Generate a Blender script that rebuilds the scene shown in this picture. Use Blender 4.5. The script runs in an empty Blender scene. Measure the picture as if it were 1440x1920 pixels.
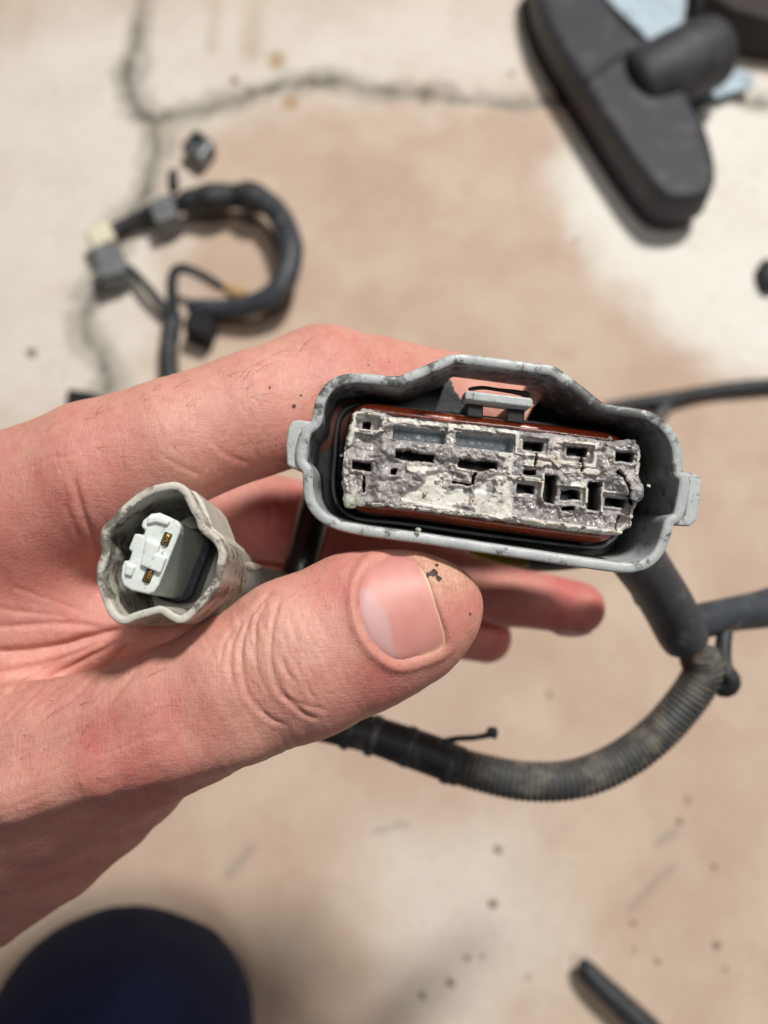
import bpy, bmesh, math, random
import numpy as np
from mathutils import Vector
from mathutils.bvhtree import BVHTree

# ---------------------------------------------------------------- camera, light, exposure
sc = bpy.context.scene
TILT = math.radians(20)
FP = 1600.0                      # focal length in photo pixels (1440 x 1920)
H = 0.405                        # lens height above the floor
D0 = 0.120                       # distance of the connector's rim
cR = np.array([1.0, 0, 0])
cU = np.array([0, math.cos(TILT), math.sin(TILT)])
cF = np.array([0, math.sin(TILT), -math.cos(TILT)])
cC = np.array([0, 0, H])
cam_d = bpy.data.cameras.new('camera'); cam = bpy.data.objects.new('camera', cam_d)
sc.collection.objects.link(cam); sc.camera = cam
cam.location = cC; cam.rotation_euler = (TILT, 0, 0)
cam_d.sensor_width = 36; cam_d.lens = 36 * FP / 1920
cam_d.clip_start = 0.01; cam_d.clip_end = 50
cam_d.dof.use_dof = True; cam_d.dof.focus_distance = 0.122; cam_d.dof.aperture_fstop = 13.5

w = bpy.data.worlds.new('World'); sc.world = w; w.use_nodes = True
w.node_tree.nodes['Background'].inputs[0].default_value = (0.90, 0.95, 1.0, 1)
w.node_tree.nodes['Background'].inputs[1].default_value = 0.03

def lamp(name, loc, target, sx, sy, power, col):
    d = bpy.data.lights.new(name, 'AREA'); d.shape = 'RECTANGLE'; d.size = sx; d.size_y = sy
    d.energy = power; d.color = col
    o = bpy.data.objects.new(name, d); sc.collection.objects.link(o)
    o.location = loc
    o.rotation_euler = (Vector(target) - Vector(loc)).to_track_quat('-Z', 'Y').to_euler()
    return o
# ceiling strip light of the garage, and a weak fill lamp added to brighten the fingertips
lamp('ceiling_lamp', (0.62, 1.02, 2.2), (0, 0.1, 0.2), 0.20, 0.34, 60, (1.0, 0.975, 0.93))
lamp('fingertip_fill', (0.32, -0.28, 2.2), (0, 0.1, 0.2), 0.25, 0.40, 8.5, (1.0, 0.97, 0.93))

sc.view_settings.view_transform = 'Standard'; sc.view_settings.look = 'None'
sc.view_settings.exposure = 0.0; sc.view_settings.gamma = 1.0
sc.render.engine = 'CYCLES'
sc.cycles.use_denoising = True
sc.cycles.max_bounces = 8

# ---------------------------------------------------------------- helpers: places
def at(px, py, d):               # photo pixel at a distance along the view axis -> world
    return cC + cF * d + cR * ((px - 720) / FP * d) - cU * ((py - 960) / FP * d)
def camw(P):                     # camera millimetres (x right, y down, z away) -> world
    P = np.asarray(P, float) * 0.001
    return cC + P[..., 0:1] * cR - P[..., 1:2] * cU + P[..., 2:3] * cF
def ray(px, py):
    return cF + cR * ((px - 720) / FP) - cU * ((py - 960) / FP)
def fl(px, py, h=0.0):           # photo pixel -> point at height h over the floor
    r = ray(px, py); return cC + r * ((h - H) / r[2])
def fdepth(px, py, h=0.0):
    return (h - H) / ray(px, py)[2]

# ---------------------------------------------------------------- helpers: noise
_rs = np.random.RandomState(7)
_T = _rs.rand(64, 64, 64).astype(np.float32)
def vnoise(p):
    p = np.asarray(p, np.float32); i = np.floor(p).astype(np.int64); f = p - i
    f = f * f * (3 - 2 * f); i &= 63; j = (i + 1) & 63
    x0, y0, z0 = i[..., 0], i[..., 1], i[..., 2]; x1, y1, z1 = j[..., 0], j[..., 1], j[..., 2]
    fx, fy, fz = f[..., 0], f[..., 1], f[..., 2]
    a = _T[x0, y0, z0] * (1 - fx) + _T[x1, y0, z0] * fx
    b = _T[x0, y1, z0] * (1 - fx) + _T[x1, y1, z0] * fx
    c = _T[x0, y0, z1] * (1 - fx) + _T[x1, y0, z1] * fx
    d = _T[x0, y1, z1] * (1 - fx) + _T[x1, y1, z1] * fx
    a = a * (1 - fy) + b * fy; c = c * (1 - fy) + d * fy
    return (a * (1 - fz) + c * fz) * 2 - 1
def fbm(p, oct=4, gain=0.5):
    s = 0; a = 1; t = 0; p = np.asarray(p, np.float32)
    for k in range(oct):
        s = s + a * vnoise(p * (2 ** k) + 17.3 * k); t += a; a *= gain
    return s / t
def n2(x, y, s, seed=0, oct=3):
    return fbm(np.stack([np.asarray(x) * s, np.asarray(y) * s, np.full(np.shape(x), seed * 3.7 + .5)], -1), oct)
def sstep(a, b, x):
    t = np.clip((x - a) / (b - a), 0, 1); return t * t * (3 - 2 * t)
def polysd(X, Y, poly):          # signed distance to a polygon, negative inside
    poly = np.asarray(poly, float); d = np.full(X.shape, 1e9); s = np.ones(X.shape)
    n = len(poly)
    for i in range(n):
        a = poly[i]; b = poly[i - 1]; e = b - a
        wx = X - a[0]; wy = Y - a[1]
        t = np.clip((wx * e[0] + wy * e[1]) / (e @ e), 0, 1)
        d = np.minimum(d, (wx - e[0] * t) ** 2 + (wy - e[1] * t) ** 2)
        c1 = Y >= a[1]; c2 = Y < b[1]; c3 = e[0] * wy > e[1] * wx
        s = np.where((c1 & c2 & c3) | (~c1 & ~c2 & ~c3), -s, s)
    return s * np.sqrt(d)
def linesd(X, Y, pts):           # distance to an open polyline + parameter 0..1
    pts = np.asarray(pts, float); d = np.full(X.shape, 1e9); T = np.zeros(X.shape); n = len(pts) - 1
    for i in range(n):
        a = pts[i]; e = pts[i + 1] - a
        t = np.clip(((X - a[0]) * e[0] + (Y - a[1]) * e[1]) / (e @ e + 1e-9), 0, 1)
        q = np.hypot(X - a[0] - e[0] * t, Y - a[1] - e[1] * t)
        T = np.where(q < d, (i + t) / n, T); d = np.minimum(d, q)
    return d, T
def smooth_path(pts, n=8, closed=False):
    P = np.asarray(pts, float); m = len(P); out = []
    rng = range(m) if closed else range(m - 1)
    for i in rng:
        g = (lambda k: P[k % m]) if closed else (lambda k: P[min(max(k, 0), m - 1)])
        p0, p1, p2, p3 = g(i - 1), g(i), g(i + 1), g(i + 2)
        for k in range(n):
            t = k / n
            out.append(0.5 * (2 * p1 + (p2 - p0) * t + (2 * p0 - 5 * p1 + 4 * p2 - p3) * t * t + (3 * p1 - p0 - 3 * p2 + p3) * t ** 3))
    if not closed: out.append(P[-1])
    return np.array(out)
def chaikin(P, it=2):
    P = np.asarray(P, float)
    for _ in range(it):
        Q = np.roll(P, -1, 0); P = np.stack([.75 * P + .25 * Q, .25 * P + .75 * Q], 1).reshape(-1, P.shape[1])
    return P
def resample(P, step, closed=False):
    P = np.asarray(P, float)
    if closed: P = np.vstack([P, P[:1]])
    L = np.concatenate([[0], np.cumsum(np.linalg.norm(np.diff(P, axis=0), axis=1))])
    n = max(3, int(round(L[-1] / step)))
    s = np.linspace(0, L[-1], n + 1)
    if closed: s = s[:-1]
    return np.stack([np.interp(s, L, P[:, k]) for k in range(P.shape[1])], 1)

# ---------------------------------------------------------------- helpers: materials
def lin(r, g, b):
    f = lambda c: (c / 255 / 12.92) if c / 255 <= 0.04045 else ((c / 255 + 0.055) / 1.055) ** 2.4
    return (f(r), f(g), f(b), 1)
class NT:
    def __init__(s, name):
        s.m = bpy.data.materials.new(name); s.m.use_nodes = True; s.t = s.m.node_tree
        s.b = s.t.nodes['Principled BSDF']; s.tc = None
    def n(s, typ, **kw):
        o = s.t.nodes.new(typ)
        for k, v in kw.items():
            if k.startswith('i_'): o.inputs[k[2:].replace('_', ' ')].default_value = v
            else: setattr(o, k, v)
        return o
    def l(s, a, b): s.t.links.new(a, b)
    def obj(s):
        if not s.tc: s.tc = s.n('ShaderNodeTexCoord')
        return s.tc.outputs['Object']
    def noise(s, scale, detail=4, rough=.6, dist=0):
        o = s.n('ShaderNodeTexNoise'); o.inputs['Scale'].default_value = scale
        o.inputs['Detail'].default_value = detail; o.inputs['Roughness'].default_value = rough
        o.inputs['Distortion'].default_value = dist; s.l(s.obj(), o.inputs['Vector']); return o.outputs['Fac']
    def ramp(s, src, stops):
        o = s.n('ShaderNodeValToRGB'); e = o.color_ramp.elements
        while len(e) < len(stops): e.new(.5)
        for k, (p, c) in enumerate(stops):
            e[k].position = p; e[k].color = c if hasattr(c, '__len__') else (c, c, c, 1)
        s.l(src, o.inputs[0]); return o.outputs[0]
    def mix(s, fac, a, b, mode='MIX'):
        o = s.n('ShaderNodeMix', data_type='RGBA', blend_type=mode)
        for k, v in ((0, fac), (6, a), (7, b)):
            if hasattr(v, 'links') or hasattr(v, 'is_linked'): s.l(v, o.inputs[k])
            else: o.inputs[k].default_value = v
        return o.outputs[2]
    def math(s, op, a, b=0.0):
        o = s.n('ShaderNodeMath', operation=op)
        for k, v in ((0, a), (1, b)):
            if hasattr(v, 'is_linked'): s.l(v, o.inputs[k])
            else: o.inputs[k].default_value = v
        return o.outputs[0]
    def attr(s, name):
        o = s.n('ShaderNodeAttribute'); o.attribute_name = name; return o
    def set(s, **kw):
        for k, v in kw.items():
            i = s.b.inputs[k.replace('_', ' ')]
            if hasattr(v, 'is_linked'): s.l(v, i)
            else: i.default_value = v
    def bump(s, h, strength, dist, prev=None):
        o = s.n('ShaderNodeBump'); o.inputs['Strength'].default_value = strength; o.inputs['Distance'].default_value = dist
        s.l(h, o.inputs['Height'])
        if prev is not None: s.l(prev, o.inputs['Normal'])
        s.l(o.outputs[0], s.b.inputs['Normal']); return o.outputs[0]

def plain(name, col, rough=.5, var=.25, scale=300, dirt=None, dirt_amt=.5, dscale=500, bump=.0002, metal=0, spec=.5, coat=0):
    m = NT(name); c2 = tuple(x * (1 - var) for x in col[:3]) + (1,)
    c = m.mix(m.ramp(m.noise(scale), [(.35, 0), (.65, 1)]), col, c2)
    if dirt: c = m.mix(m.ramp(m.noise(dscale, 6, .7), [(.62 - .2 * dirt_amt, 0), (.72 - .1 * dirt_amt, 1)]), c, dirt)
    m.set(Base_Color=c, Roughness=rough, Metallic=metal)
    m.b.inputs['Specular IOR Level'].default_value = spec; m.b.inputs['Coat Weight'].default_value = coat
    if bump: m.bump(m.noise(scale * 3, 5), .6, bump)
    return m.m

# ---------------------------------------------------------------- helpers: objects
COL = sc.collection
def tag(o, label=None, cat=None, group=None, kind=None):
    for k, v in (('label', label), ('category', cat), ('group', group), ('kind', kind)):
        if v: o[k] = v
    return o
def empty(name, loc, label, cat, group=None):
    o = bpy.data.objects.new(name, None); o.empty_display_size = 0.01; COL.objects.link(o); o.location = loc
    return tag(o, label, cat, group)
def build(name, V, F, mat, parent=None, smooth=True, attrs=None, origin=None):
    V = np.asarray(V, float)
    O = np.array(parent['_o'] if (parent is not None and '_o' in parent) else (parent.matrix_basis.translation if parent is not None and parent.type == 'EMPTY' else (origin if origin is not None else V.mean(0))))
    me = bpy.data.meshes.new(name)
    if isinstance(F, np.ndarray):
        k = F.shape[1]; me.vertices.add(len(V)); me.vertices.foreach_set('co', (V - O).astype(np.float32).ravel())
        me.loops.add(F.size); me.loops.foreach_set('vertex_index', F.astype(np.int32).ravel())
        me.polygons.add(len(F)); me.polygons.foreach_set('loop_start', np.arange(0, F.size, k, dtype=np.int32))
        me.update(calc_edges=True)
    else:
        me.from_pydata((V - O).tolist(), [], F)
    for an, arr in (attrs or {}).items():
        arr = np.asarray(arr, np.float32)
        if arr.ndim == 1:
            a = me.attributes.new(an, 'FLOAT', 'POINT'); a.data.foreach_set('value', arr)
        else:
            a = me.attributes.new(an, 'FLOAT_COLOR', 'POINT')
            a.data.foreach_set('color', np.hstack([arr, np.ones((len(arr), 1), np.float32)]).ravel())
    me.validate(); me.shade_smooth() if smooth else me.shade_flat()
    me.materials.append(mat)
    o = bpy.data.objects.new(name, me); COL.objects.link(o)
    if parent is not None:
        o.parent = parent
        if '_o' in parent or parent.type == 'MESH': pass
    else: o.location = O
    o['_o'] = [float(x) for x in O]
    return o
def fixn(o):
    bm = bmesh.new(); bm.from_mesh(o.data); bmesh.ops.recalc_face_normals(bm, faces=bm.faces); bm.to_mesh(o.data); bm.free(); return o
def bevel(o, wd, seg=2, ang=35):
    m = o.modifiers.new('bevel', 'BEVEL'); m.width = wd; m.segments = seg; m.limit_method = 'ANGLE'; m.angle_limit = math.radians(ang)
    m.harden_normals = False; return o
def tube_geo(P, R, n=16, cap=True, flat=1.0):
    P = np.asarray(P, float); R = np.asarray(R, float) * np.ones(len(P))
    T = np.gradient(P, axis=0); T /= np.linalg.norm(T, axis=1)[:, None] + 1e-12
    a = np.cross(T[0], [0, 0, 1.0]); a = a / np.linalg.norm(a) if np.linalg.norm(a) > 1e-3 else np.array([1.0, 0, 0])
    V = []; th = np.linspace(0, 2 * np.pi, n, endpoint=False)
    for i in range(len(P)):
        a = a - T[i] * (a @ T[i]); a /= np.linalg.norm(a) + 1e-12; b = np.cross(T[i], a)
        V.append(P[i] + R[i] * (np.cos(th)[:, None] * a + np.sin(th)[:, None] * b * flat))
    V = np.vstack(V); F = []
    for i in range(len(P) - 1):
        for k in range(n):
            F.append((i * n + k, i * n + (k + 1) % n, (i + 1) * n + (k + 1) % n, (i + 1) * n + k))
    if cap:
        m = len(P) - 1
        F.append(tuple(range(n - 1, -1, -1))); F.append(tuple(m * n + k for k in range(n)))
    return V, F
def tube(name, pts, mat, parent=None, step=0.0015, n=16, ribs=None, wob=0.03, seed=0, origin=None, flat=1.0, roundend=True):
    """pts: world x,y,z,radius control points"""
    Q = resample(smooth_path(pts, 10), step)
    R = Q[:, 3].copy(); s = np.arange(len(Q)) * step
    if ribs: R *= 1 + ribs[1] * (np.clip(np.sin(s / ribs[0] * 2 * np.pi) * 2.2, -1, 1))
    R *= 1 + wob * n2(s, s * 0, 1 / 0.012, seed)
    if roundend:
        for k, q in ((0, .55), (1, .86), (-1, .55), (-2, .86)):
            if len(R) > 6: R[k] *= q
    V, F = tube_geo(Q[:, :3], R, n, True, flat)
    return build(name, V, F, mat, parent, origin=origin)
def ptube(name, pts, mat, parent=None, **kw):        # pixel, distance, radius in pixels at that distance
    W = [list(at(x, y, d)) + [r * d / FP] for x, y, d, r in pts]
    return tube(name, W, mat, parent, **kw)
def ftube(name, pts, mat, parent=None, **kw):        # pixel, height over floor (None = lying), radius in pixels
    W = []
    for x, y, h, r in pts:
        rr = r * fdepth(x, y) / FP; hh = (rr * .97 if h is None else h + rr)
        W.append(list(fl(x, y, hh)) + [rr])
    return tube(name, W, mat, parent, **kw)
def prism(name, poly, d0, d1, mat, parent=None, bev=.0003, drift=(0, 0), taper=1.0, **kw):
    """photo-pixel polygon at distance d0, extruded straight back to d1 (metres along the view axis)"""
    A = np.array([at(x, y, d0) for x, y in poly]); c = A.mean(0)
    B = c + (A - c) * taper + cF * (d1 - d0) + cR * drift[0] - cU * drift[1]
    n = len(A); F = [tuple(range(n)), tuple(range(2 * n - 1, n - 1, -1))] + [(i, i + n, (i + 1) % n + n, (i + 1) % n) for i in range(n)]
    o = fixn(build(name, np.vstack([A, B]), F, mat, parent, smooth=False, **kw))
    if bev: bevel(o, bev, 3)
    return o
def ring(name, mid, thick, rings, mat, parent, step=3.0, it=2, closed=True, d0=D0, attr_fn=None, jit=None, pre_smooth=True, back_fn=None):
    """wall following a pixel outline: rings = list of (offset in px across the wall, metres back from rim, outward flare fn weight)"""
    M = resample(chaikin(mid, it) if pre_smooth else np.asarray(mid, float), step, True)
    N = len(M); t = np.roll(M, -1, 0) - np.roll(M, 1, 0); t /= np.linalg.norm(t, axis=1)[:, None]
    nrm = np.stack([t[:, 1], -t[:, 0]], 1)
    if polysd(np.array([M[0, 0] + nrm[0, 0] * 2]), np.array([M[0, 1] + nrm[0, 1] * 2]), M)[0] < 0: nrm = -nrm
    for _ in range(1): nrm = (np.roll(nrm, 1, 0) + nrm * 2 + np.roll(nrm, -1, 0)); nrm /= np.linalg.norm(nrm, axis=1)[:, None]
    V = []; PX = []
    for off, back, *fw in rings:
        q = M + nrm * (off if np.isscalar(off) else off(M)[:, None])
        if fw: q = q + fw[0](M, nrm)
        if jit is not None: q = q + nrm * jit(q, back)[:, None]
        bk = np.full(N, back) if back_fn is None else back_fn(M, back)
        p = np.array([at(x, y, d0) for x, y in q]) + cF * bk[:, None]
        if jit is not None: p = p + cF * (0.00015 * n2(q[:, 0], q[:, 1], 1 / 25., 5))[:, None]
        V.append(p); PX.append(np.hstack([q, np.full((N, 1), back)]))
    k = len(rings); F = []
    for r in range(k - 1 if not closed else k):
        r2 = (r + 1) % k
        for i in range(N):
            j = (i + 1) % N; F.append((r * N + i, r * N + j, r2 * N + j, r2 * N + i))
    A = attr_fn(np.vstack(PX)) if attr_fn else None
    return fixn(build(name, np.vstack(V), F, mat, parent, attrs=A))

_old_empty = empty
def empty(name, loc, label, cat, group=None):
    o = _old_empty(name, loc, label, cat, group); o['_o'] = [float(x) for x in loc]; return o

# ---------------------------------------------------------------- materials
M_black = plain('black rubber', lin(46, 49, 54), .55, .3, 250, lin(88, 86, 80), .35, 160)
M_blue = plain('blue grey loom', lin(62, 67, 74), .5, .3, 200, lin(100, 100, 98), .4, 140)
M_tape = plain('cloth tape', lin(48, 49, 51), .6, .3, 300, lin(96, 93, 88), .5, 170)
M_conduit = plain('dusty corrugated loom', lin(78, 78, 76), .55, .3, 120, lin(118, 112, 102), .6, 160)
M_grey = plain('grey plastic', lin(120, 124, 126), .5, .2, 200, lin(60, 58, 54), .4, 180)
M_cream = plain('cream plastic', lin(232, 224, 198), .5, .15, 200)
M_tool = plain('black tool plastic', lin(54, 55, 62), .6, .3, 60, lin(80, 78, 82), .6, 60)
M_toolrub = plain('black bristle strip', lin(24, 22, 22), .8, .3, 200)
M_paper = plain('pale blue paper', lin(186, 202, 214), .7, .12, 60)
M_brown = plain('dark brown matte', lin(52, 42, 38), .7, .3, 30)
M_navy = plain('navy denim', lin(46, 56, 88), .9, .35, 1500, None, bump=.0004, spec=.2)
M_nut = plain('galvanised nut', lin(130, 134, 138), .4, .3, 200, lin(60, 60, 60), .5, 150, metal=.6)
M_speck = plain('dirt speck', lin(166, 144, 124), .9, .3, 300)
M_yellow = plain('yellow wire', lin(190, 170, 40), .5, .2, 200)
M_tan = plain('tan tape', lin(196, 160, 110), .6, .2, 200)

# ---------------------------------------------------------------- floor
def make_floor():
    fine = lambda a, b, s: np.arange(a, b, s)
    xs = np.concatenate([[-4, -2, -1, -.6, -.42], fine(-.33, .335, .0024), [.42, .6, 1, 2, 4]])
    ys = np.concatenate([[-4, -2, -1, -.5, -.26], fine(-.14, .46, .0024), [.55, .7, 1, 2, 4]])
    X, Y = np.meshgrid(xs, ys, indexing='ij'); nx, ny = X.shape
    W = np.stack([X, Y, 0 * X], -1) - cC
    dep = np.maximum(W @ cF, .05); px = 720 + FP * (W @ cR) / dep; py = 960 - FP * (W @ cU) / dep
    wob = 9 * n2(px, py, 1 / 45., 1); wob2 = 9 * n2(px, py, 1 / 45., 2)
    C1 = [(190, -30), (222, 10), (245, 45), (252, 90), (238, 130), (242, 175), (264, 212), (288, 228), (292, 262), (284, 310), (268, 365), (228, 420), (206, 465), (190, 520), (164, 575), (158, 625), (188, 665), (200, 705), (188, 770)]
    C2 = [(288, 226), (330, 214), (400, 196), (470, 176), (530, 156), (575, 153), (640, 152), (690, 164), (760, 174), (880, 184), (960, 194), (1060, 186)]
    C3 = [(1300, 190), (1360, 180), (1440, 195)]
    crack = np.zeros(X.shape)
    for C, w0 in ((C1, 30), (C2, 20), (C3, 16)):
        d, t = linesd(px + wob + 7 * n2(px, py, 1 / 13., 6, 2), py + wob2 + 7 * n2(px, py, 1 / 13., 7, 2), C)
        wd = w0 * (1 + .55 * n2(px, py, 1 / 70., 3)) * (1 - .35 * (t > .8) * (C is C2))
        wd = wd * (1 + .5 * n2(px, py, 1 / 18., 8)); crack = np.maximum(crack, np.maximum(.5 * (1 - sstep(wd * .7, wd * 1.5, d)), 1 - sstep(wd * .2, wd * .6, d + 3 * n2(px, py, 1 / 14., 9))))
    patch = [(1050, 270), (1030, 350), (1075, 440), (1160, 540), (1250, 630), (1345, 700), (1600, 740), (1600, 200), (1330, 90)]
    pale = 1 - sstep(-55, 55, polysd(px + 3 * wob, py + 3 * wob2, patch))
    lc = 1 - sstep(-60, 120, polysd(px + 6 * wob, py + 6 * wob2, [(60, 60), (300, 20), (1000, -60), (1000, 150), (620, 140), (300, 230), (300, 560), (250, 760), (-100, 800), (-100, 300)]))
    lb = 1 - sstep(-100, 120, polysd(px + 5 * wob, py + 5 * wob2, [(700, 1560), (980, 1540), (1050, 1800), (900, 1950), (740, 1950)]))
    rust = np.zeros(X.shape)
    for x, y, r, s in ((517, 112, 17, 1), (545, 190, 18, 1), (470, 95, 22, .5), (400, 90, 15, .4), (440, 150, 8, 1), (880, 355, 14, .3), (1060, 660, 20, .25), (1180, 870, 22, .3)):
        rust = np.maximum(rust, s * (1 - sstep(r * .4, r * 1.5, np.hypot(px + wob - x, py + wob2 - y))))
    scr = np.zeros(X.shape)
    for L, r in (([(1180, 1705), (1262, 1622)], 7), ([(700, 1560), (760, 1545)], 5), ([(1235, 1580), (1262, 1560)], 9), ([(430, 1640), (470, 1590)], 9)):
        d, t = linesd(px + .4 * wob, py + .4 * wob2, L); scr = np.maximum(scr, .6 * (1 - sstep(r * .4, r * 1.6, d)))
    Z = -.0016 * crack + .00025 * n2(X, Y, 60, 4)
    V = np.stack([X, Y, Z], -1).reshape(-1, 3)
    I = np.arange(nx * ny).reshape(nx, ny)
    F = np.stack([I[:-1, :-1], I[1:, :-1], I[1:, 1:], I[:-1, 1:]], -1).reshape(-1, 4)
    m = NT('painted concrete')
    big = m.ramp(m.noise(16, 6, .62), [(.38, 0), (.62, 1)]); fine_ = m.noise(260, 6, .7)
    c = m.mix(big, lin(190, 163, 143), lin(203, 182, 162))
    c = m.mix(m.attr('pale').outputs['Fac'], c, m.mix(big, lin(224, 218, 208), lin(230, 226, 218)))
    c = m.mix(m.math('MULTIPLY', m.ramp(m.noise(70, 6, .75), [(.56, 0), (.75, 1)]), .35), c, lin(176, 152, 130))
    c = m.mix(m.math('MULTIPLY', m.ramp(fine_, [(.55, 0), (.7, 1)]), .4), c, lin(150, 132, 118))
    c = m.mix(m.attr('rust').outputs['Fac'], c, lin(166, 134, 92))
    c = m.mix(m.attr('scratch').outputs['Fac'], c, lin(150, 140, 130))
    c = m.mix(m.attr('crack').outputs['Fac'], c, m.mix(m.ramp(m.noise(45, 4), [(.4, 0), (.6, 1)]), lin(138, 133, 122), lin(84, 80, 70)))
    m.set(Base_Color=c, Roughness=.75); m.bump(fine_, .4, .0006)
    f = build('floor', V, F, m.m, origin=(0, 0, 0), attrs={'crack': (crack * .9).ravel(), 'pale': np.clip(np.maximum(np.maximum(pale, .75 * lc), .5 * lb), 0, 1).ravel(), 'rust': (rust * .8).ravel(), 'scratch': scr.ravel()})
    tag(f, kind='structure')
make_floor()

def lump_geo(c, r, seed, sq=.6):
    bm = bmesh.new(); bmesh.ops.create_icosphere(bm, subdivisions=2, radius=1)
    V = np.array([v.co for v in bm.verts]); F = [[v.index for v in f.verts] for f in bm.faces]; bm.free()
    V = V * (1 + .7 * fbm(V * 1.1 + seed * 5.1, 2))[:, None] * np.array([1, 1, sq]) * r
    return V + c, F
def specks():
    VV = []; FF = []; b = 0; rng = random.Random(4)
    S = [(935, 1592, 9), (926, 1692, 11), (876, 1796, 8), (845, 1842, 9), (792, 1866, 8), (1188, 1730, 7), (1232, 1802, 7), (1345, 1772, 8), (1360, 1816, 6), (1275, 1540, 9), (60, 660, 11), (440, 150, 8), (960, 138, 7), (1190, 1780, 4), (1340, 1625, 6), (905, 1793, 5), (1080, 450, 5), (1150, 980, 8), (1030, 1300, 7), (1290, 1500, 6), (990, 1832, 5)]
    S += [(rng.uniform(760, 1440), rng.uniform(1500, 1900), rng.uniform(1, 2.4)) for _ in range(12)] + [(rng.uniform(20, 1400), rng.uniform(20, 640), rng.uniform(1.5, 3.5)) for _ in range(12)]
    for k, (x, y, r) in enumerate(S):
        rr = .8 * r * fdepth(x, y) / FP; V, F = lump_geo(fl(x, y, rr * .2), rr, k, .45)
        VV.append(V); FF += [[i + b for i in f] for f in F]; b += len(V)
    tag(build('dirt_specks', np.vstack(VV), FF, M_speck), 'scattered tiny dirt specks lying on the tan floor', 'dirt', kind='stuff')
specks()

# ---------------------------------------------------------------- things on the floor
def fprism(name, poly, h0, h1, mat, parent=None, bev=.003, seg=4, base=1.0, smooth=False, **kw):
    A = np.array([fl(x, y, h1) for x, y in poly]); B = A.copy(); c = A.mean(0)
    B = c + (B - c) * base; B[:, 2] = h0
    n = len(A); F = [tuple(range(n)), tuple(range(2 * n - 1, n - 1, -1))] + [(i, i + n, (i + 1) % n + n, (i + 1) % n) for i in range(n)]
    o = fixn(build(name, np.vstack([A, B]), F, mat, parent, smooth=smooth, **kw))
    if bev: bevel(o, bev, seg, 30)
    return o
def box_at(name, x, y, wpx, lpx, ang, h0, hh, mat, parent=None, bev=.002):
    a = math.radians(ang); q = []
    for sx, sy in ((-1, -1), (1, -1), (1, 1), (-1, 1)):
        u, v = sx * wpx / 2, sy * lpx / 2
        q.append((x + u * math.cos(a) - v * math.sin(a), y + u * math.sin(a) + v * math.cos(a)))
    return fprism(name, q, h0, h0 + hh, mat, parent, bev, 3)

# black T-shaped tool head
t = empty('floor_tool', fl(1200, 220), 'black T-shaped plastic tool head lying at the upper right', 'tool')
TOP = smooth_path([(1000, -80), (1020, 25), (1100, 162), (1184, 290), (1234, 352), (1266, 368), (1314, 366), (1340, 344), (1336, 284), (1306, 200), (1250, 112), (1172, 40), (1115, -40), (1090, -90), (1040, -110)], 4, True)
fprism('shell', TOP, .010, .032, M_tool, t, .005, 4, 1.02)
fprism('lower_strip', TOP, .001, .012, M_toolrub, t, .001, 2, .98)
W = [list(fl(x, y, h)) + [r * fdepth(x, y) / FP] for x, y, h, r in ((1180, 170, .022, 60), (1230, 146, .026, 62), (1290, 116, .028, 62), (1325, 102, .028, 61), (1342, 96, .028, 56), (1353, 92, .028, 44), (1358, 90, .028, 28))]
tube('neck', W, M_tool, t, step=.003, n=28, wob=.01)
tube('seam_ridge', [list(fl(x, y, .0325)) + [.0018] for x, y in ((1100, 150), (1160, 105), (1215, 75))], M_tool, t, step=.003, n=10)

# pale blue paper scraps
def crumple(name, poly, label, seed):
    poly = np.array(poly, float); lo = poly.min(0); hi = poly.max(0); s = 4.0
    X, Y = np.meshgrid(np.arange(lo[0], hi[0] + s, s), np.arange(lo[1], hi[1] + s, s), indexing='ij')
    hgt = .004 + .010 * np.abs(n2(X, Y, 1 / 45., seed, 3)); sd = polysd(X, Y, poly)
    V = np.array([[fl(a, b, h) for a, b, h in zip(r1, r2, r3)] for r1, r2, r3 in zip(X, Y, hgt)]).reshape(-1, 3)
    I = np.arange(X.size).reshape(X.shape); ok = (sd < 2)
    okc = ok[:-1, :-1] & ok[1:, 1:] & ok[1:, :-1] & ok[:-1, 1:]
    F = np.stack([I[:-1, :-1], I[1:, :-1], I[1:, 1:], I[:-1, 1:]], -1)[okc]
    used = np.unique(F); mp = -np.ones(len(V), int); mp[used] = np.arange(len(used))
    o = tag(build(name, V[used], mp[F], M_paper), label, 'paper')
    m = o.modifiers.new('thick', 'SOLIDIFY'); m.thickness = .0006
    return o
crumple('paper_scrap', [(1110, -60), (1290, -60), (1285, 20), (1270, 75), (1225, 88), (1140, 0)], 'pale blue crumpled paper behind the top of the black tool', 3)
crumple('paper_scrap', [(1300, 170), (1330, 158), (1380, 128), (1412, 140), (1415, 165), (1375, 175), (1322, 192)], 'small pale blue paper strip under the stub of the black tool', 9)
fprism('corner_block', [(1320, -120), (1600, -120), (1600, 48), (1440, 36), (1370, 14), (1326, -16)], 0, .03, M_brown, None, .004)  # low dark brown prism filling the far corner
tag(bpy.data.objects['corner_block'], 'dark brown block edge in the far upper right corner', 'block')

# galvanised nut-like piece
t = empty('square_nut', fl(370, 285), 'small grey square nut lying above the looped harness', 'nut')
box_at('body', 370, 268, 48, 46, 38, 0, .012, M_nut, t, .0025)
tube('bore', [list(fl(370, 266, z)) + [.0042] for z in (.009, .0115, .0126)], M_toolrub, t, step=.0012, n=14, roundend=False)

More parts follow.
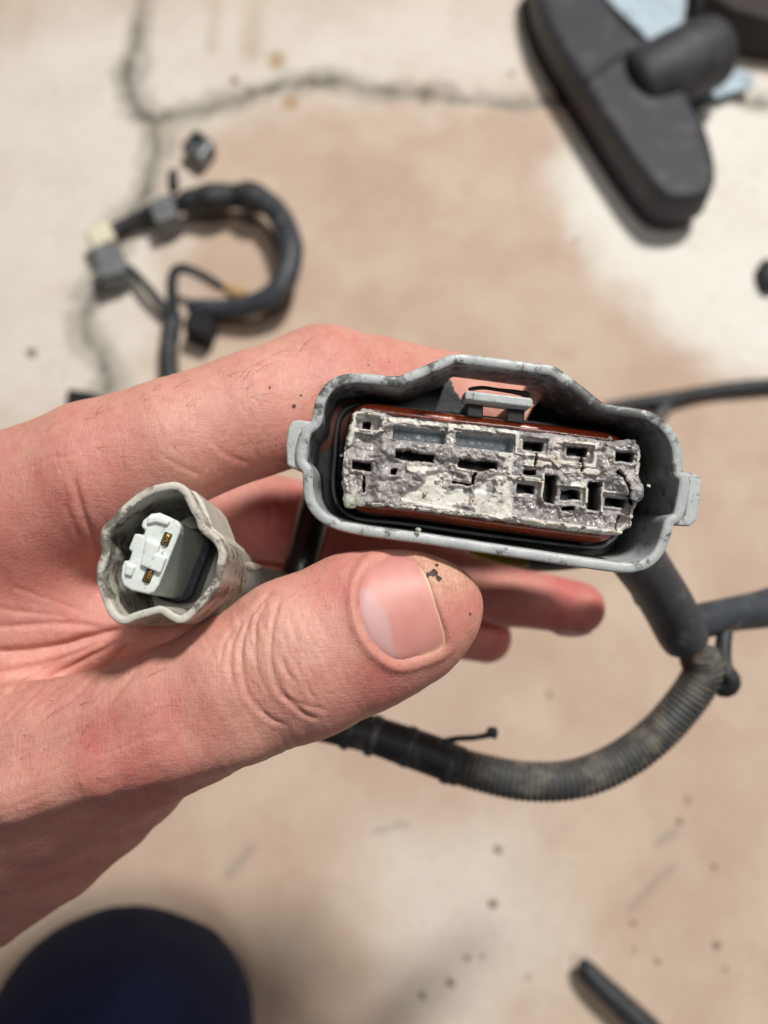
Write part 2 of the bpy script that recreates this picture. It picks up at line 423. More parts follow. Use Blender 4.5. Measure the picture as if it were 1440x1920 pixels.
# looped harness, upper left
t = empty('looped_harness', fl(380, 480), 'black taped wiring harness curled in a loop at the upper left', 'harness')
ftube('loom', [(352, 576, .004, 17), (430, 580, .006, 19), (490, 566, .010, 21), (530, 532, .014, 22), (546, 470, .016, 22), (530, 415, .014, 21), (500, 380, .012, 21), (470, 372, .010, 21)], M_blue, t, step=.003, wob=.08)
ftube('tape_wrap', [(505, 386, .010, 24), (470, 370, .009, 27), (440, 368, .008, 22), (400, 372, .008, 27), (370, 376, .007, 24), (335, 382, .006, 26)], M_tape, t, step=.003, wob=.18)
ftube('branch', [(340, 382, .005, 22), (300, 394, .005, 19), (262, 410, .004, 14), (225, 424, .003, 11), (200, 440, .003, 10)], M_tape, t, step=.003, wob=.12)
box_at('grey_clip', 305, 390, 46, 42, -18, .002, .016, M_grey, t)
ftube('stud', [(327, 362, .006, 11), (324, 340, .010, 10), (326, 318, .012, 9)], M_black, t, step=.002)
box_at('white_plug', 186, 436, 48, 40, -28, .002, .014, M_cream, t)
box_at('grey_plug', 203, 486, 50, 58, -12, .002, .016, M_grey, t)
ftube('lead', [(206, 450, .006, 10), (218, 430, .007, 10), (232, 424, .005, 10)], M_black, t, step=.002)
ftube('lead', [(240, 500, .004, 8), (268, 530, .008, 8), (300, 568, .006, 9), (318, 590, .004, 9)], M_black, t, step=.002)
ftube('lead', [(326, 590, .004, 11), (322, 530, .012, 10), (334, 504, .016, 9), (370, 512, .016, 9), (420, 542, .010, 9)], M_black, t, step=.002)
ftube('tan_sleeve', [(418, 540, .008, 12), (440, 547, .007, 14), (462, 550, .007, 14)], M_tan, t, step=.002)
ftube('trunk', [(336, 800, .006, 18), (318, 690, .006, 17), (318, 630, .006, 17), (330, 585, .006, 17)], M_black, t, step=.003)
box_at('dark_clip', 372, 604, 50, 44, 20, .002, .014, M_toolrub, t)
ftube('dark_clip_tail', [(372, 620, .004, 9), (372, 645, .002, 5)], M_toolrub, t, step=.002)

t = empty('cable_clip', fl(160, 760), 'black cable clip on the floor above the back of the hand', 'clip')
box_at('body', 150, 748, 56, 36, 8, 0, .012, M_toolrub, t)
ftube('tail', [(165, 748, None, 11), (200, 758, None, 9), (230, 770, None, 8)], M_black, t, step=.002)

t = empty('thin_cable', fl(1300, 740), 'thin black cable crossing the floor to the right edge', 'cable')
ftube('cable', [(1120, 770, None, 13), (1190, 757, None, 13), (1250, 750, None, 15), (1320, 736, None, 13), (1400, 726, None, 14), (1560, 716, None, 14)], M_black, t, step=.003)
ftube('branch', [(1262, 748, None, 12), (1240, 775, None, 13), (1222, 810, None, 13)], M_conduit, t, step=.003)
tag(ftube('cable_end', [(1090, 1802, .006, 17), (1120, 1840, .006, 19), (1165, 1882, .006, 21), (1230, 1945, .006, 23), (1300, 2030, .006, 24)], M_black, step=.003), 'cut black cable end at the lower right', 'cable')
tag(ftube('rubber_bit', [(1436, 490, None, 14), (1440, 515, None, 17), (1446, 545, None, 14)], M_black, step=.002), 'small black rubber bit at the right edge of the floor', 'rubber bit')

# knee in navy trousers
def knee():      # the leg kneels on the floor, the unseen thigh rises behind, added to shade the hand
    A = np.array([at(256, 1735, .30), at(215, 2060, .30), (-.12, -.46, .42)]); Rm = 245 * .30 / FP
    t1 = np.linspace(0, 1, 50) ** 1.8; P = np.vstack([A[0] + (A[1] - A[0]) * t1[:, None], A[1] + (A[2] - A[1]) * np.linspace(.06, 1, 20)[:, None]])
    L = np.concatenate([[0], np.cumsum(np.linalg.norm(np.diff(P, axis=0), axis=1))])
    q = np.clip(1 - L / (Rm * .95), 0, 1); R = Rm * np.power(np.clip(1 - q ** 2.4, 1e-5, 1), 1 / 2.2) * (1 + .6 * np.clip(L - Rm * 1.5, 0, .3) / .3)
    legs = [[(.20, -.20, .065, .055), (.20, -.30, .10, .075), (.15, -.42, .24, .09), (.08, -.52, .42, .10)], [(-.14, -.26, .07, .07), (-.14, -.45, .07, .075), (-.14, -.75, .06, .06)], [(.20, -.26, .07, .07), (.20, -.45, .07, .075), (.20, -.75, .06, .06)]]  # legs out of view, added to keep floor bounce off the hand
    V, F = tube_geo(P, R, 48, True); V += (.0012 * fbm(V / .02, 3))[:, None]
    root = empty('kneeling_person', (0, -.4, 0), 'person kneeling in navy trousers, one knee showing at the lower left', 'person')
    build('trouser_knee', V, F, M_navy, root)
    for L_ in legs: tube('unseen_trouser_leg', [list(q) for q in L_], M_navy, root, step=.01, n=32)
    tube('unseen_torso', [[-.02, -.52, .36, .12], [-.02, -.52, .46, .17], [-.02, -.48, .62, .18], [-.02, -.44, .78, .17], [-.02, -.42, .88, .12]], M_navy, root, step=.02, n=32)  # unseen upper body, added to darken the underside of the hand
    return root
knee()

# ---------------------------------------------------------------- the hand: one continuous skin grown from a distance field
def px2mm(x, y, d):              # pixel + distance in mm -> camera millimetres
    return np.array([(x - 720) / FP * d, (y - 960) / FP * d, d])
VOX = 0.66
G0 = np.array([-84.0, -36.0, 92.0]); G1 = np.array([55.0, 84.0, 214.0])
GN = np.ceil((G1 - G0) / VOX).astype(int)
gx = (G0[0] + VOX * np.arange(GN[0])).astype(np.float32); gy = (G0[1] + VOX * np.arange(GN[1])).astype(np.float32); gz = (G0[2] + VOX * np.arange(GN[2])).astype(np.float32)
def chain(pts, n=(0, 0, -1)):
    """field of a swept ellipse: pts = (px, py, mm, half width px, half thickness px[, normal])"""
    f = np.full(GN, 30.0, np.float32)
    C = [px2mm(p[0], p[1], p[2]) for p in pts]; A = [p[3] * p[2] / FP for p in pts]; B = [p[4] * p[2] / FP for p in pts]
    N = [np.array(p[5] if len(p) > 5 else n, float) for p in pts]; N = [v / np.linalg.norm(v) for v in N]
    for i in range(len(pts) - 1):
        m = max(A[i], A[i + 1], B[i], B[i + 1]) + 14
        lo = np.minimum(C[i], C[i + 1]) - m; hi = np.maximum(C[i], C[i + 1]) + m
        a = np.clip(((lo - G0) / VOX).astype(int), 0, GN); b = np.clip(((hi - G0) / VOX).astype(int) + 1, 0, GN)
        if (b <= a).any(): continue
        X = gx[a[0]:b[0]][:, None, None]; Y = gy[a[1]:b[1]][None, :, None]; Z = gz[a[2]:b[2]][None, None, :]
        e = C[i + 1] - C[i]; L = e @ e
        t = np.clip(((X - C[i][0]) * e[0] + (Y - C[i][1]) * e[1] + (Z - C[i][2]) * e[2]) / L, 0, 1).astype(np.float32)
        ts = t
        rx = X - C[i][0] - e[0] * t; ry = Y - C[i][1] - e[1] * t; rz = Z - C[i][2] - e[2] * t
        nv = N[i]; dn = N[i + 1] - N[i]
        v = rx * (nv[0] + dn[0] * t) + ry * (nv[1] + dn[1] * t) + rz * (nv[2] + dn[2] * t)
        r2 = rx * rx + ry * ry + rz * rz
        aa = A[i] + (A[i + 1] - A[i]) * ts; bb = B[i] + (B[i + 1] - B[i]) * ts
        u2 = np.maximum(r2 - v * v, 0)
        k = np.sqrt(u2 / aa ** 2 + v * v / bb ** 2) + 1e-6
        g = np.sqrt(u2 / aa ** 4 + v * v / bb ** 4) + 1e-6
        q = np.where(k < .3, -np.minimum(aa, bb) * .7, k * (k - 1) / g)
        s = (slice(a[0], b[0]), slice(a[1], b[1]), slice(a[2], b[2]))
        f[s] = smin(f[s], q, 1.2)
    return f
def smin(a, b, k):
    h = np.clip(.5 + .5 * (b - a) / k, 0, 1); return b + (a - b) * h - k * h * (1 - h)

def surface_nets(f):
    s = f < 0
    S = [s[i:s.shape[0] - 1 + i, j:s.shape[1] - 1 + j, k:s.shape[2] - 1 + k] for i in (0, 1) for j in (0, 1) for k in (0, 1)]
    cnt = sum(q.astype(np.int8) for q in S); cells = np.argwhere((cnt > 0) & (cnt < 8))
    idx = -np.ones(cnt.shape, np.int32); idx[tuple(cells.T)] = np.arange(len(cells))
    acc = np.zeros((len(cells), 3)); num = np.zeros(len(cells))
    for ax in range(3):
        for o1 in (0, 1):
            for o2 in (0, 1):
                off = [0, 0, 0]; oth = [q for q in range(3) if q != ax]; off[oth[0]] = o1; off[oth[1]] = o2
                a = cells + off; b = a.copy(); b[:, ax] += 1
                fa = f[tuple(a.T)].astype(float); fb = f[tuple(b.T)].astype(float); m = (fa < 0) != (fb < 0)
                t = np.where(m, fa / np.where(m, fa - fb, 1), 0); p = a + 0.0; p[:, ax] += t
                acc[m] += (p - 0)[m]; num[m] += 1
    V = G0 + VOX * acc / num[:, None]
    Q = []
    for ax in range(3):
        o1, o2 = [q for q in range(3) if q != ax]
        sl0 = [slice(None)] * 3; sl1 = [slice(None)] * 3; sl0[ax] = slice(0, -1); sl1[ax] = slice(1, None)
        d = s[tuple(sl0)] != s[tuple(sl1)]; e = np.argwhere(d)
        e = e[(e[:, o1] > 0) & (e[:, o2] > 0) & (e[:, o1] < f.shape[o1] - 1) & (e[:, o2] < f.shape[o2] - 1)]
        flip = s[tuple(e.T)]
        c = []
        for a, b in ((-1, -1), (0, -1), (0, 0), (-1, 0)):
            q = e.copy(); q[:, o1] += a; q[:, o2] += b; c.append(idx[tuple(q.T)])
        q = np.stack(c, 1)
        if ax == 1: flip = ~flip
        q[~flip] = q[~flip][:, ::-1]; Q.append(q)
    return V, np.vstack(Q)

def make_hand_field():
    up = (0, -.45, -1); nn = (-.05, .12, -1)
    thumb = chain([(842, 1132, 126.5, 62, 50, nn), (800, 1147, 125.5, 104, 78, nn), (750, 1162, 125, 134, 98, nn), (678, 1184, 124.5, 150, 112, nn), (560, 1236, 124, 154, 120, nn), (450, 1290, 124, 138, 108, nn),
                   (330, 1346, 126, 134, 112, (0, .25, -1)), (265, 1374, 128, 140, 114, (0, .3, -1)), (200, 1400, 130, 148, 116, (0, .4, -1)), (130, 1424, 132, 162, 122, (0, .4, -1)),
                   (60, 1448, 134.5, 178, 130, (0, .4, -1)), (-40, 1486, 139, 200, 140, (0, .4, -1)), (-140, 1526, 143, 225, 150, (0, .4, -1))])
    meta = chain([(60, 1400, 148, 150, 110), (-150, 1450, 154, 220, 150)])
    low = chain([(420, 1352, 138, 66, 66), (330, 1412, 146, 68, 70), (265, 1462, 151, 80, 84), (200, 1510, 156, 92, 100), (100, 1584, 161, 102, 115), (-50, 1672, 168, 114, 130), (-200, 1760, 175, 126, 145)])
    index = chain([(-220, 1090, 152, 200, 170), (-60, 1010, 147, 175, 155), (40, 958, 143, 150, 140), (180, 888, 140, 136, 128), (330, 830, 139, 120, 114), (480, 776, 141, 116, 112), (608, 736, 146, 124, 118),
                   (700, 742, 151, 110, 106), (850, 768, 159, 104, 98), (980, 792, 165, 95, 90), (1085, 818, 170, 78, 72)])
    web = chain([(-160, 1230, 155, 260, 170), (40, 1130, 152, 175, 120), (190, 1085, 157, 140, 95), (310, 1080, 162, 120, 80)])
    mid = chain([(-100, 1050, 172, 150, 130), (150, 985, 176, 100, 95), (400, 955, 182, 86, 84), (590, 985, 186, 78, 78), (780, 1062, 188, 68, 66), (950, 1116, 188, 57, 58), (1084, 1140, 188, 50, 47)])
    ringf = chain([(-60, 1120, 190, 130, 110), (250, 1050, 196, 80, 78), (560, 1080, 200, 66, 66), (790, 1170, 204, 56, 56), (912, 1196, 204, 47, 46)])
    web2 = chain([(-60, 1210, 146, 130, 105), (120, 1180, 146, 85, 75), (240, 1172, 147, 72, 62), (330, 1176, 150, 60, 54), (400, 1170, 155, 46, 46)])
    body = smin(thumb, meta, 9); body = smin(body, low, 12); body = smin(body, web2, 5); body = smin(body, web, 9)
    body = smin(body, index, 9)
    # first web kept open in front of the small connector
    tendon = chain([(440, 1392, 119.5, 22, 14), (330, 1416, 119, 26, 16), (180, 1452, 119.5, 30, 18), (20, 1500, 122, 34, 20), (-80, 1535, 126, 34, 20)])
    body = smin(body, tendon, 5)
    body = smin(body, mid, 3.5); body = smin(body, ringf, 2.5)
    return body

NAIL = smooth_path([(745, 1029), (705, 1046), (679, 1078), (668, 1118), (674, 1166), (694, 1206), (722, 1233), (752, 1245), (795, 1234), (828, 1220), (840, 1204), (835, 1174), (823, 1134), (806, 1084), (782, 1046)], 5, True)
CREASES = [  # pixel polylines, half width px, depth mm
    ([(522, 1098), (490, 1130), (467, 1162), (452, 1224), (464, 1295), (500, 1342), (545, 1366)], 3.8, .28),
    ([(530, 1112), (514, 1160), (507, 1224), (524, 1292), (566, 1336), (600, 1350)], 3.5, .30),
    ([(506, 1122), (484, 1160), (477, 1210), (486, 1256)], 3.5, .22),
    ([(474, 1140), (446, 1180), (432, 1230), (436, 1290)], 4, .2),
    ([(452, 1160), (424, 1200), (414, 1250)], 3.5, .16),
    ([(530, 1300), (560, 1320), (620, 1336)], 3, .12),
    ([(542, 1160), (556, 1196), (578, 1240)], 2.6, .10), ([(560, 1150), (580, 1190), (600, 1224)], 2.6, .09), ([(532, 1190), (545, 1230), (566, 1270)], 2.6, .10),
    ([(590, 1140), (604, 1176), (626, 1206)], 2.6, .08), ([(545, 1130), (560, 1118), (590, 1112)], 2.4, .07), ([(524, 1230), (540, 1264), (575, 1300)], 2.6, .1),
    ([(-30, 1226), (60, 1220), (130, 1208), (190, 1192), (238, 1180)], 8, .8),
    ([(-30, 1305), (40, 1290), (110, 1262), (180, 1226), (236, 1196)], 4.5, .28),
    ([(-20, 1262), (60, 1248), (140, 1226), (220, 1192)], 4, .2),
    ([(-20, 1180), (50, 1172), (120, 1170), (200, 1178)], 5, .25),
    ([(-10, 1140), (60, 1150), (130, 1158)], 4, .14), ([(20, 1100), (90, 1122), (150, 1146)], 3.5, .1),
    ([(250, 1200), (190, 1260), (110, 1330), (0, 1400)], 4, .14), ([(280, 1215), (230, 1290), (150, 1370), (40, 1440)], 4, .12),
    ([(140, 890), (146, 930), (160, 972), (182, 1016), (196, 1050)], 5, .4), ([(120, 940), (140, 990), (165, 1030)], 4, .12),
    ([(395, 822), (420, 850), (470, 870)], 4, .12), ([(300, 850), (330, 870), (380, 890)], 4, .1), ([(520, 870), (545, 880), (600, 886)], 5, .15),
    ([(320, 780), (326, 768), (334, 762)], 2.5, .08), ([(60, 880), (90, 860), (150, 850)], 4, .1), ([(450, 940), (480, 945), (540, 938)], 4, .2),
    ([(500, 925), (505, 960), (500, 1010)], 4, .3), ([(530, 925), (534, 965), (528, 1010)], 4, .25),
]
_r = random.Random(12)
for _k in range(46):
    x0 = _r.uniform(425, 640); y0 = _r.uniform(1120, 1290); y1 = y0 + _r.uniform(30, 95); kk = _r.uniform(.0016, .0034)
    CREASES.append(([(x0 + kk * (y - 1215) ** 2 + .12 * (y - 1215), y) for y in np.linspace(y0, y1, 5)], _r.uniform(1.8, 3.0), _r.uniform(.04, .12) * (1 if x0 < 560 else .6)))
for _k in range(40):
    x0 = _r.uniform(-10, 300); y0 = _r.uniform(1230, 1430); L_ = _r.uniform(40, 120); an = math.radians(_r.uniform(20, 48))
    CREASES.append(([(x0 - L_ * math.cos(an) * t, y0 + L_ * math.sin(an) * t) for t in np.linspace(0, 1, 4)], _r.uniform(2, 3.4), _r.uniform(.04, .10)))
for _k in range(30):
    x0 = _r.uniform(20, 520); y0 = np.interp(x0, [0, 520], [930, 700]) + _r.uniform(-40, 120); L_ = _r.uniform(20, 60); an = math.radians(_r.uniform(50, 110))
    CREASES.append(([(x0 + L_ * math.cos(an) * t, y0 + L_ * math.sin(an) * t) for t in np.linspace(0, 1, 4)], _r.uniform(2, 3.2), _r.uniform(.03, .08)))
def make_hand():
    f = make_hand_field(); V, F = surface_nets(f)
    # keep the largest surface, close the cut at the wrist by leaving it outside the frame
    me = bpy.data.meshes.new('tmp'); me.from_pydata(V.tolist(), [], F.tolist())
    bm = bmesh.new(); bm.from_mesh(me)
    bmesh.ops.smooth_vert(bm, verts=bm.verts, factor=.5, use_axis_x=True, use_axis_y=True, use_axis_z=True)
    bmesh.ops.smooth_vert(bm, verts=bm.verts, factor=.5, use_axis_x=True, use_axis_y=True, use_axis_z=True)
    bmesh.ops.recalc_face_normals(bm, faces=bm.faces); bm.to_mesh(me); bm.free()
    o = bpy.data.objects.new('tmp', me); COL.objects.link(o); m = o.modifiers.new('s', 'SUBSURF'); m.levels = 1; m.render_levels = 1
    ev = o.evaluated_get(bpy.context.evaluated_depsgraph_get()).to_mesh()
    n = len(ev.vertices); V = np.empty(n * 3, np.float32); ev.vertices.foreach_get('co', V); V = V.reshape(-1, 3).astype(float)
    N = np.empty(n * 3, np.float32); ev.vertices.foreach_get('normal', N); N = N.reshape(-1, 3).astype(float)
    F = np.empty(len(ev.loops), np.int32); ev.loops.foreach_get('vertex_index', F); F = F.reshape(-1, 4)
    bpy.data.objects.remove(o)
    bvh = BVHTree.FromPolygons(camw(V).tolist(), F.tolist()) if False else None
    px = 720 + FP * V[:, 0] / V[:, 2]; py = 960 + FP * V[:, 1] / V[:, 2]
    face = -(N * V).sum(1) / np.linalg.norm(V, axis=1); front = sstep(.05, .3, face)
    # first surface seen from the lens (so that creases do not print through to the fingers behind)
    near = sstep(158, 150, V[:, 2]) if False else 1 - sstep(150, 158, V[:, 2])
    disp = np.zeros(n); wx = 5 * n2(px, py, 1 / 40., 11); wy = 5 * n2(px, py, 1 / 40., 12)
    for L, wd, dp in CREASES:
        xs = [q[0] for q in L]; ys = [q[1] for q in L]
        s = np.where((px > min(xs) - 60) & (px < max(xs) + 60) & (py > min(ys) - 60) & (py < max(ys) + 60))[0]
        L2 = smooth_path(L, 6); d, t = linesd(px[s] + wx[s] * .6, py[s] + wy[s] * .6, L2)
        end = sstep(0, .15, t) * (1 - sstep(.85, 1, t))
        k = end * front[s] * (near[s] if L[0][0] < 490 or L[0][1] > 1050 else 1)
        disp[s] += k * dp * (-np.exp(-(d / wd) ** 2) + .30 * np.exp(-((d - wd * 2.6) / (wd * 1.7)) ** 2))
    # fine skin relief: lines running across the digit axis, radiating towards the wrist
    thumbm = sstep(1080, 1160, py) * near
    a = np.radians(24); u = px * np.cos(a) - (py) * -np.sin(a) * -1; 
    ux = px * math.cos(a) - py * math.sin(a); uy = px * math.sin(a) + py * math.cos(a)
    l1 = fbm(np.stack([ux / 9., uy / 60., 0 * ux], -1), 3); l2 = fbm(np.stack([ux / 70., uy / 9., 0 * ux + 4], -1), 3)
    prox = 1 - sstep(250, 420, px)
    disp += near * (.085 * l1 * thumbm * (1 - .6 * prox) * (1 - .6 * sstep(600, 680, px)) + .10 * l2 * prox * sstep(1130, 1250, py) + .045 * l1 * (1 - thumbm))
    disp += .02 * fbm(V / 1.1, 2) + .10 * fbm(V / 7., 2)
    # nail bed and the fold around it
    sd = polysd(px, py, NAIL); tm = (sd < 60) & (V[:, 2] < 136)
    cx, cy = 752, 1140; side = sstep(-20, 60, -((px - cx) * .93 + (py - cy) * -.30))       # 1 towards the root of the nail
    lower = sstep(20, 80, (py - cy) * .93 + (px - cx) * .25) ; rim = np.clip(np.maximum(side, .8 * lower), 0, 1)
    nd = np.where(tm, -.55 * (1 - sstep(-9, 1, sd)) + front * rim * .42 * np.exp(-((sd - 9) / 9) ** 2) + (1 - rim) * front * .15 * np.exp(-((sd - 10) / 10) ** 2), 0)
    disp += nd
    V2 = V + N * disp[:, None]
    # colour of the skin itself: paler knuckle folds, redder pads, dirt stains
    def blob(x, y, r, s=1.0): return s * np.exp(-((px - x) ** 2 + (py - y) ** 2) / (2 * r * r))
    red = .32 + .26 * fbm(V / 8., 3) + .20 * fbm(V / 2.2, 3)
    red += blob(730, 1290, 60, .35) + blob(860, 1120, 50, .30) + blob(640, 1110, 50, .22) + blob(1080, 1130, 90, .45) * (V[:, 2] > 160) + blob(930, 1215, 60, .4) * (V[:, 2] > 160)
    red += blob(60, 1000, 120, .2) + blob(520, 960, 90, .35) + blob(280, 1400, 90, .22) + blob(180, 1470, 100, .2) + blob(150, 1150, 60, .25)
    red -= blob(480, 1200, 60, .28) + blob(250, 1230, 70, .2) + blob(430, 760, 90, .15) + blob(860, 1060, 30, .3) + blob(540, 1180, 60, .2)
    dirt = np.zeros(n)
    dn = fbm(V / .8, 4); dm = fbm(V / 3.0, 3)
    dirt += np.clip(blob(520, 830, 38, .9) + blob(745, 690, 60, .9) + blob(890, 1090, 28, .8) + blob(700, 690, 40, .4), 0, 1) * sstep(-.2, .6, dn + .5 * dm) * .42
    dirt += sstep(.52, .62, dn) * .0 * near * sstep(-.1, .3, dm)
    for x, y, r in ((505, 727, 4), (552, 762, 5), (565, 742, 3), (789, 1079, 9), (797, 1092, 9), (815, 1075, 8), (823, 1086, 6), (806, 1101, 5), (820, 1060, 4), (882, 1150, 3), (804, 1078, 5)):
        dirt += .78 * (1 - sstep(r * .5, r * 1.4, np.hypot(px + wx * .5 - x, py + wy * .5 - y))) * near
    callus = blob(800, 1052, 26, 1) + blob(835, 1066, 30, .9) + blob(862, 1085, 30, .6) + blob(770, 1036, 20, .8)
    callus = np.clip(callus, 0, 1) * (V[:, 2] < 140)
    fold = (sd > -3) * np.exp(-((sd - 4) / 4.) ** 2) * tm * .8
    W = camw(V2)
    m = NT('skin')
    r_ = m.attr('red').outputs['Fac']
    c = m.mix(r_, lin(220, 168, 150), lin(197, 103, 98))
    vn = m.n('ShaderNodeTexVoronoi'); vn.feature = 'DISTANCE_TO_EDGE'; vn.inputs['Scale'].default_value = 1900; m.l(m.obj(), vn.inputs['Vector'])
    c = m.mix(m.math('MULTIPLY', m.ramp(m.noise(900, 5, .7), [(.48, 0), (.72, 1)]), .26), c, lin(150, 84, 74))
    c = m.mix(m.attr('callus').outputs['Fac'], c, m.mix(m.ramp(m.noise(1400, 4), [(.4, 0), (.6, 1)]), lin(220, 186, 158), lin(188, 148, 118)))
    dk = m.ramp(m.math('ADD', m.attr('dirt').outputs['Fac'], m.math('MULTIPLY', m.math('SUBTRACT', m.noise(1600, 5, .7), .5), 1.5)), [(.40, 0), (.55, .92)])
    c = m.mix(dk, c, lin(38, 37, 33))
    m.set(Base_Color=c, Roughness=m.ramp(m.noise(500), [(.3, .42), (.7, .58)]))
    m.b.inputs['Subsurface Weight'].default_value = .22; m.b.inputs['Subsurface Radius'].default_value = (1, .36, .2); m.b.inputs['Subsurface Scale'].default_value = .0022
    m.b.inputs['Specular IOR Level'].default_value = .42
    def lines(rot, sc_):
        mp_ = m.n('ShaderNodeMapping'); mp_.inputs['Rotation'].default_value = (0, 0, math.radians(rot)); mp_.inputs['Scale'].default_value = sc_
        m.l(m.obj(), mp_.inputs['Vector']); q = m.n('ShaderNodeTexNoise'); q.inputs['Scale'].default_value = 1; q.inputs['Detail'].default_value = 4; q.inputs['Roughness'].default_value = .65; q.inputs['Distortion'].default_value = .6
        m.l(mp_.outputs[0], q.inputs['Vector']); return q.outputs['Fac']
    p = m.bump(m.ramp(vn.outputs['Distance'], [(0, 0), (.2, 1)]), .12, .00010)
    p = m.bump(lines(-24, (2600, 500, 1400)), .45, .00030, p)
    p = m.bump(lines(-30, (420, 2400, 1400)), .35, .00028, p)
    m.bump(m.noise(2600, 3, .6), .3, .00015, p)
    root = empty('hand', at(-40, 1500, .14), 'bare left hand gripping both grey connectors between thumb and fingers', 'hand')
    o = build('skin', W, F, m.m, root, attrs={'red': np.clip(red, 0, 1), 'dirt': np.clip(dirt, 0, 1), 'callus': np.clip(callus * .5 + fold * .16, 0, 1)})
    # thumb nail: a curved plate seated in the bed
    bvh = BVHTree.FromPolygons(camw(V).tolist(), F.tolist())
    s = 3.0; X, Y = np.meshgrid(np.arange(664, 850, s), np.arange(1024, 1250, s), indexing='ij'); sdn = polysd(X, Y, NAIL)
    NV = np.zeros(X.shape + (3,)); ok = sdn < 1.5
    for i in range(X.shape[0]):
        for j in range(X.shape[1]):
            r = ray(X[i, j], Y[i, j]); L = np.linalg.norm(r); h = bvh.ray_cast(Vector(cC), Vector(r / L))
            if h[0] is None: ok[i, j] = False; continue
            NV[i, j] = np.array(h[0]) + np.array(h[1]) * (-.00022 - .0004 * sstep(-8, 2, sdn[i, j]) * (0 if X[i, j] > 790 else 1))
    for _ in range(10):      # even out the plate
        q = NV.copy(); inn = ok.copy(); inn[1:-1, 1:-1] &= ok[2:, 1:-1] & ok[:-2, 1:-1] & ok[1:-1, 2:] & ok[1:-1, :-2]
        inn[0] = inn[-1] = False; inn[:, 0] = inn[:, -1] = False
        q[1:-1, 1:-1] = (NV[2:, 1:-1] + NV[:-2, 1:-1] + NV[1:-1, 2:] + NV[1:-1, :-2]) / 4; NV = np.where(inn[..., None], q, NV)
    I = np.arange(X.size).reshape(X.shape); okc = ok[:-1, :-1] & ok[1:, 1:] & ok[1:, :-1] & ok[:-1, 1:]
    NF = np.stack([I[:-1, :-1], I[:-1, 1:], I[1:, 1:], I[1:, :-1]], -1)[okc]; used = np.unique(NF); mp = -np.ones(X.size, int); mp[used] = np.arange(len(used))
    lun = 1 - sstep(-4, 10, polysd(X, Y, smooth_path([(660, 1100), (700, 1120), (722, 1150), (734, 1200), (738, 1250), (700, 1250), (640, 1180)], 5, True)))
    edge = sstep(-9, -3, sdn) * sstep(775, 800, X)
    m = NT('nail plate')
    c = m.mix(m.ramp(m.noise(180), [(.35, 0), (.65, 1)]), lin(214, 150, 140), lin(204, 138, 130))
    c = m.mix(m.attr('lunula').outputs['Fac'], c, lin(206, 168, 168)); c = m.mix(m.attr('edge').outputs['Fac'], c, lin(232, 208, 160))
    m.set(Base_Color=c, Roughness=.48); m.b.inputs['Subsurface Weight'].default_value = .3; m.b.inputs['Subsurface Radius'].default_value = (1, .4, .3); m.b.inputs['Subsurface Scale'].default_value = .0015
    m.bump(m.noise(700, 3), .15, .0001)
    build('thumb_nail', NV.reshape(-1, 3)[used], mp[NF], m.m, root, attrs={'lunula': lun.ravel()[used] * .7, 'edge': edge.ravel()[used]})
    # short hairs on the back of the finger and hand
    rng = np.random.RandomState(3); HV = []; HF = []; nb = 0
    for _ in range(40):
        x, y = (rng.uniform(60, 640), 0); y = np.interp(x, [0, 80, 300, 480, 640], [850, 790, 724, 656, 618]) + rng.exponential(60) + 2
        if rng.rand() < .35: x, y = rng.uniform(20, 330), rng.uniform(1260, 1480)
        r = ray(x, y); L = np.linalg.norm(r); q = bvh.ray_cast(Vector(cC), Vector(r / L))
        if q[0] is None: continue
        p0 = np.array(q[0]); nn_ = np.array(q[1]); d_ = nn_ * .45 + cR * rng.uniform(.4, 1) + cU * rng.uniform(-.2, .6); d_ /= np.linalg.norm(d_); Lh = rng.uniform(.002, .0055)
        P = np.array([p0 + d_ * Lh * t - nn_ * Lh * .35 * t * t for t in np.linspace(0, 1, 5)]); v, f = tube_geo(P, np.linspace(.000035, .00001, 5), 3, False)
        HV.append(v); HF += [tuple(i + nb for i in t) for t in f]; nb += len(v)
    tag(build('hair', np.vstack(HV), HF, plain('body hair', lin(150, 108, 80), .5, .2, 400, bump=0), root), kind='stuff')
    V3, F3 = lump_geo(np.zeros(3), 1, 2, 1); V3 = V3 / np.linalg.norm(V3, axis=1)[:, None]
    build('finger_nail', at(1072, 1182, .1875) + (V3[:, 0:1] * cR - V3[:, 1:2] * cU * .32 + V3[:, 2:3] * cF * .55) * .0046, F3, m.m, root, attrs={'lunula': np.ones(len(V3)) * .9, 'edge': np.zeros(len(V3))})
    W2 = [list(at(x, y, d)) + [r * d / FP] for x, y, d, r in ((-210, 1330, .150, 330), (-300, 1390, .152, 345), (-500, 1530, .158, 370), (-800, 1760, .165, 400), (-1150, 2050, .175, 430), (-1500, 2350, .185, 460))]
    tube('sleeve', W2, M_navy, root, step=.004, n=32, wob=.05, roundend=False)  # out of view, added to cast shadow and cover the cut wrist
    return root
make_hand()

